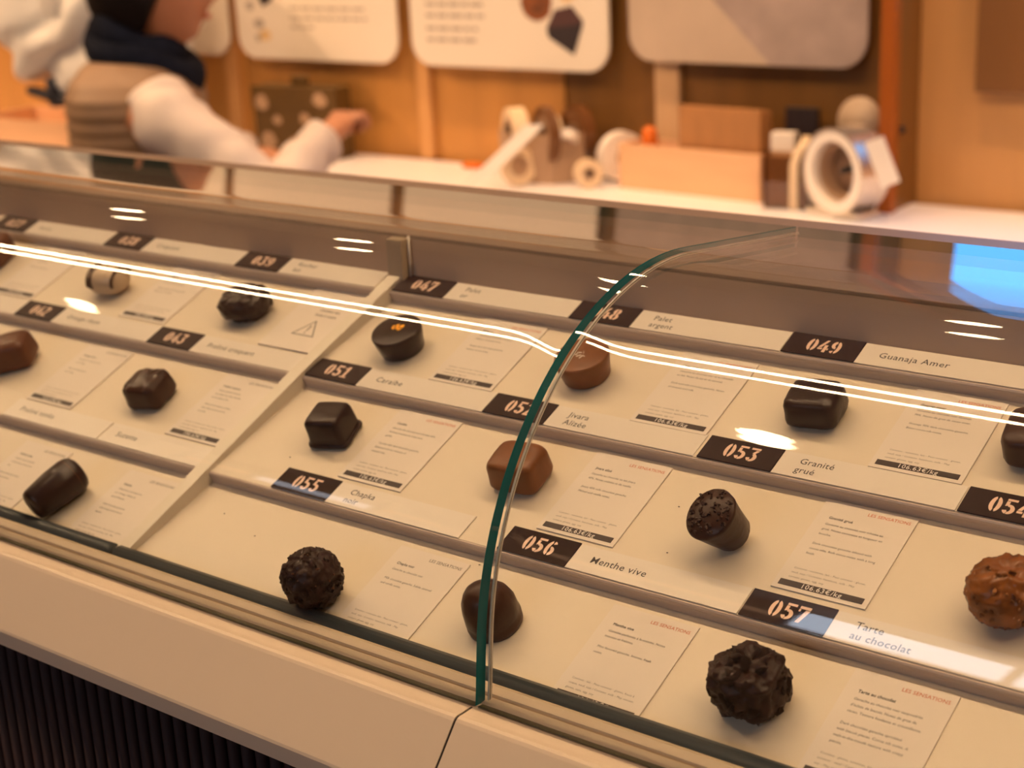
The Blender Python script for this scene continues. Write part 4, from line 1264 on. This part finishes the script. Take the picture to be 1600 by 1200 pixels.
def hand(wr, hd, up, side):
    """palm plus four curled fingers and thumb, rooted at the wrist"""
    ax = (hd - wr).normalized()
    sd = ax.cross(up).normalized() * side
    upn = sd.cross(ax).normalized() * side
    palm_c = wr + ax * .055
    out = []
    chs = [[(wr, .024), (wr + ax * .03, (.034, .022)), (palm_c + ax * .025, (.038, .022))]]
    out.append(skin_tree(chs))
    for k in range(4):
        off = sd * (-.027 + .018 * k)
        L = (.034, .040, .037, .029)[k]
        k0 = palm_c + ax * .018 + off
        k1 = palm_c + ax * .042 + off + upn * .004
        k2 = k1 + ax * L * .55 - upn * L * .75
        k3 = k2 - ax * L * .55 - upn * L * .45
        out.append(skin_tree([[(k0, .0105), (k1, .0105), (k2, .0092), (k3, .0080)]]))
    t0 = wr + ax * .030 - sd * .024
    t1 = t0 - sd * .020 + ax * .022 - upn * .008
    t2 = t1 + ax * .024 + sd * .014 - upn * .012
    out.append(skin_tree([[(t0, .013), (t1, .0115), (t2, .0092)]]))
    return out
parts += hand(WR_R, HD_R, Vector((0, 0, 1)), 1)
parts += hand(WR_L, HD_L, Vector((0, 0, 1)), -1)
# head: shaped ovoid with brow, nose, lips, chin, ears
HC = B(.055, 0, 1.345)
hv, hf = [], []
NR, NS = 34, 44
for i in range(NR + 1):
    ph = -pi / 2 + pi * i / NR
    for j in range(NS):
        th = 2 * pi * j / NS
        f_, r_, z_ = cos(ph) * cos(th), cos(ph) * sin(th), sin(ph)
        F_, R_, Z_ = f_ * .098, r_ * .074, z_ * .118
        if z_ < 0:
            R_ *= 1 - .32 * (-z_) ** 1.3
            if f_ < 0:
                F_ *= 1 - .25 * (-z_)
        if f_ > 0:
            F_ *= 1 - .06 * max(0, z_)
            w = math.exp(-(r_ / .16) ** 2)
            F_ += .026 * w * math.exp(-((z_ + .22) / .13) ** 2) * (f_ > .3)            # nose
            F_ += .010 * w * math.exp(-((z_ - .02) / .16) ** 2) * (f_ > .3)             # bridge
            F_ += .007 * math.exp(-(r_ / .26) ** 2) * math.exp(-((z_ + .52) / .07) ** 2) # lips
            F_ += .012 * math.exp(-(r_ / .25) ** 2) * math.exp(-((z_ + .80) / .12) ** 2) # chin
            F_ -= .010 * math.exp(-((abs(r_) - .38) / .13) ** 2) * math.exp(-((z_ - .02) / .10) ** 2)  # eye sockets
        hv.append(HC + FWD * F_ + RGT * R_ + Vector((0, 0, Z_)))
for i in range(NR):
    for j in range(NS):
        hf.append((i * NS + j, i * NS + (j + 1) % NS, (i + 1) * NS + (j + 1) % NS, (i + 1) * NS + j))
parts.append((hv, hf))
for s in (-1, 1):
    e0 = HC + RGT * s * .072 + FWD * (-.012)
    parts.append(skin_tree([[(e0 + Vector((0, 0, -.030)), (.010, .008)), (e0 + RGT * s * .008 + FWD * -.006, (.017, .009)), (e0 + RGT * s * .008 + FWD * -.008 + Vector((0, 0, .028)), (.012, .008))]]))
bme = merge_meshes('body', [([tuple(p) for p in v], f) for v, f in parts])
tmp = bpy.data.objects.new('tmp', bme)
COL.objects.link(tmp)
rm = tmp.modifiers.new('r', 'REMESH'); rm.mode = 'VOXEL'; rm.voxel_size = 0.0065; rm.use_smooth_shade = True
sm = tmp.modifiers.new('m', 'SMOOTH'); sm.factor = 0.5; sm.iterations = 2
dg = bpy.context.evaluated_depsgraph_get()
body_me = bpy.data.meshes.new_from_object(tmp.evaluated_get(dg))
bpy.data.objects.remove(tmp)
body_me.materials.clear()
body_me.polygons.foreach_set('use_smooth', [True] * len(body_me.polygons))
add('body', body_me, M['skin'], person)
for s in (-1, 1):
    add('eye', superblob('eye', .008, .008, .007, 1, 1, 14, 10, flat=False), M['eye'], person, HC + FWD * .082 + RGT * s * .030 + Vector((0, 0, -.006)))
add('lips', superblob('lips', .007, .020, .005, .9, .9, 16, 10, flat=False), M['lip'], person, HC + FWD * .092 + Vector((0, 0, -.066)), (0, 0, math.atan2(FWD.y, FWD.x)))
# hair: shell over the skull, back and sides, low at the nape
rings = []
for i in range(25):
    ph = radians(90 - 128 * i / 24)
    ring = []
    for j in range(44):
        th = 2 * pi * j / 44
        front = max(0.0, cos(th))
        ph2 = max(ph, radians(36) * front ** 0.6 - radians(38) * (1 - front ** 0.6))
        f_, r_, z_ = cos(ph2) * cos(th), cos(ph2) * sin(th), sin(ph2)
        k = 1.0 + .10 * (1 - front) + .02 * sin(th * 9 + i)
        ring.append(HC + FWD * (f_ * .104 * k - .010) + RGT * (r_ * .080 * k) + Vector((0, 0, z_ * .126 * (1.03 if z_ > 0 else 1.0))))
    rings.append(ring)
add('hair', loft('hair', rings, True, True), M['hair'], person)
# scarf: two thick soft wraps round the neck
def torus_wrap(name, c, R1, R2, r, tilt, seed):
    rr = []
    for i in range(48):
        a = 2 * pi * i / 48
        cc = c + FWD * (R1 * cos(a)) + RGT * (R2 * sin(a)) + Vector((0, 0, tilt * cos(a) + .006 * sin(3 * a + seed)))
        out_ = (FWD * cos(a) + RGT * sin(a))
        rr.append([cc + out_ * (r * cos(b) * (1 + .18 * noise.noise(Vector((a * 2, b, seed))))) + Vector((0, 0, r * 1.25 * sin(b))) for b in [2 * pi * k / 14 for k in range(14)]])
    rr.append(rr[0])
    return loft(name, rr, False, True)
add('scarf', torus_wrap('scarf', B(.016, 0, 1.246), .060, .062, .027, -.026, 1), M['scarf'], person)
add('scarf_wrap', torus_wrap('scarf_wrap', B(.024, 0, 1.214), .082, .080, .026, -.032, 4), M['scarf'], person)
# quilted vest
rings = []
NV = 64
for i in range(NV + 1):
    u = i / NV
    z = 0.80 + 0.420 * u
    q = abs(sin(u * pi * 17)) ** 0.6
    fw_, rw_ = .120, .180
    if u > .80:
        k = (u - .80) / .20
        fw_ *= 1 - .40 * k ** 2.5
        rw_ *= 1 - .48 * k ** 2.2
    ring = []
    for j in range(48):
        a = 2 * pi * j / 48
        g_ = 1 + .035 * (q - .5)
        ring.append(B(.002 + fw_ * g_ * sgn(cos(a), .85), rw_ * g_ * sgn(sin(a), .85), z))
    rings.append(ring)
add('vest', loft('vest', rings, True, True), M['vest'], person)
# sleeves
def sleeve(name, pts, nseg=20, fold=.004):
    rr = []
    P = []
    for (a, ra), (b, rb) in zip(pts[:-1], pts[1:]):
        for k in range(8):
            P.append((a.lerp(b, k / 8), ra + (rb - ra) * k / 8))
    P.append(pts[-1])
    for i, (c, r) in enumerate(P):
        d = (P[min(i + 1, len(P) - 1)][0] - P[max(i - 1, 0)][0]).normalized()
        s_ = d.cross(Vector((0, 0, 1))).normalized()
        n_ = s_.cross(d).normalized()
        rr.append([c + (s_ * cos(a) + n_ * sin(a)) * (r + fold * 0.7 * sin(i * .9 + 2.2 * sin(a + 1) + 3 * noise.noise(Vector((i * .25, a * .7, 2)))) + fold * 1.6 * noise.noise(Vector((i * .45, cos(a) * 1.5, sin(a) * 1.5)))) for a in [2 * pi * k / nseg for k in range(nseg)]])
    return loft(name, rr, True, True)
SHR2 = SH_R - RGT * .035 + Vector((0, 0, .012))
add('sleeve', sleeve('sleeve', [(SHR2, .056), (SH_R.lerp(EL_R, .12), .062), (SH_R.lerp(EL_R, .55), .056), (EL_R, .046)]), M['shirt'], person)
add('sleeve_cuff', sleeve('sleeve_cuff', [(EL_R, .046), (EL_R.lerp(WR_R, .5), .044), (EL_R.lerp(WR_R, .96), .040)]), M['shirt'], person)
SHL2 = SH_L + RGT * .035 + Vector((0, 0, .012))
add('sleeve', sleeve('sleeve', [(SHL2, .066), (SH_L.lerp(EL_L, .5), .062), (EL_L, .054)]), M['shirt'], person)
add('sleeve_cuff', sleeve('sleeve_cuff', [(EL_L, .054), (EL_L.lerp(WR_L, .5), .048), (EL_L.lerp(WR_L, .96), .040)]), M['shirt'], person)
for s in (-1, 1):
    add('trouser_leg', sleeve('trouser_leg', [(B(-.02, s * .075, .82), .120), (B(-.01, s * .085, .70), .108), (B(.035, s * .09, .40), .078), (B(-.005, s * .09, .0), .062)], fold=.003), M['trouser'], person)
    add('shoe', superblob('shoe', .125, .045, .038, .6, .7, 24, 14), M['plinth'], person, B(.055, s * .10, FLOOR_Z), (0, 0, math.atan2(FWD.y, FWD.x)))
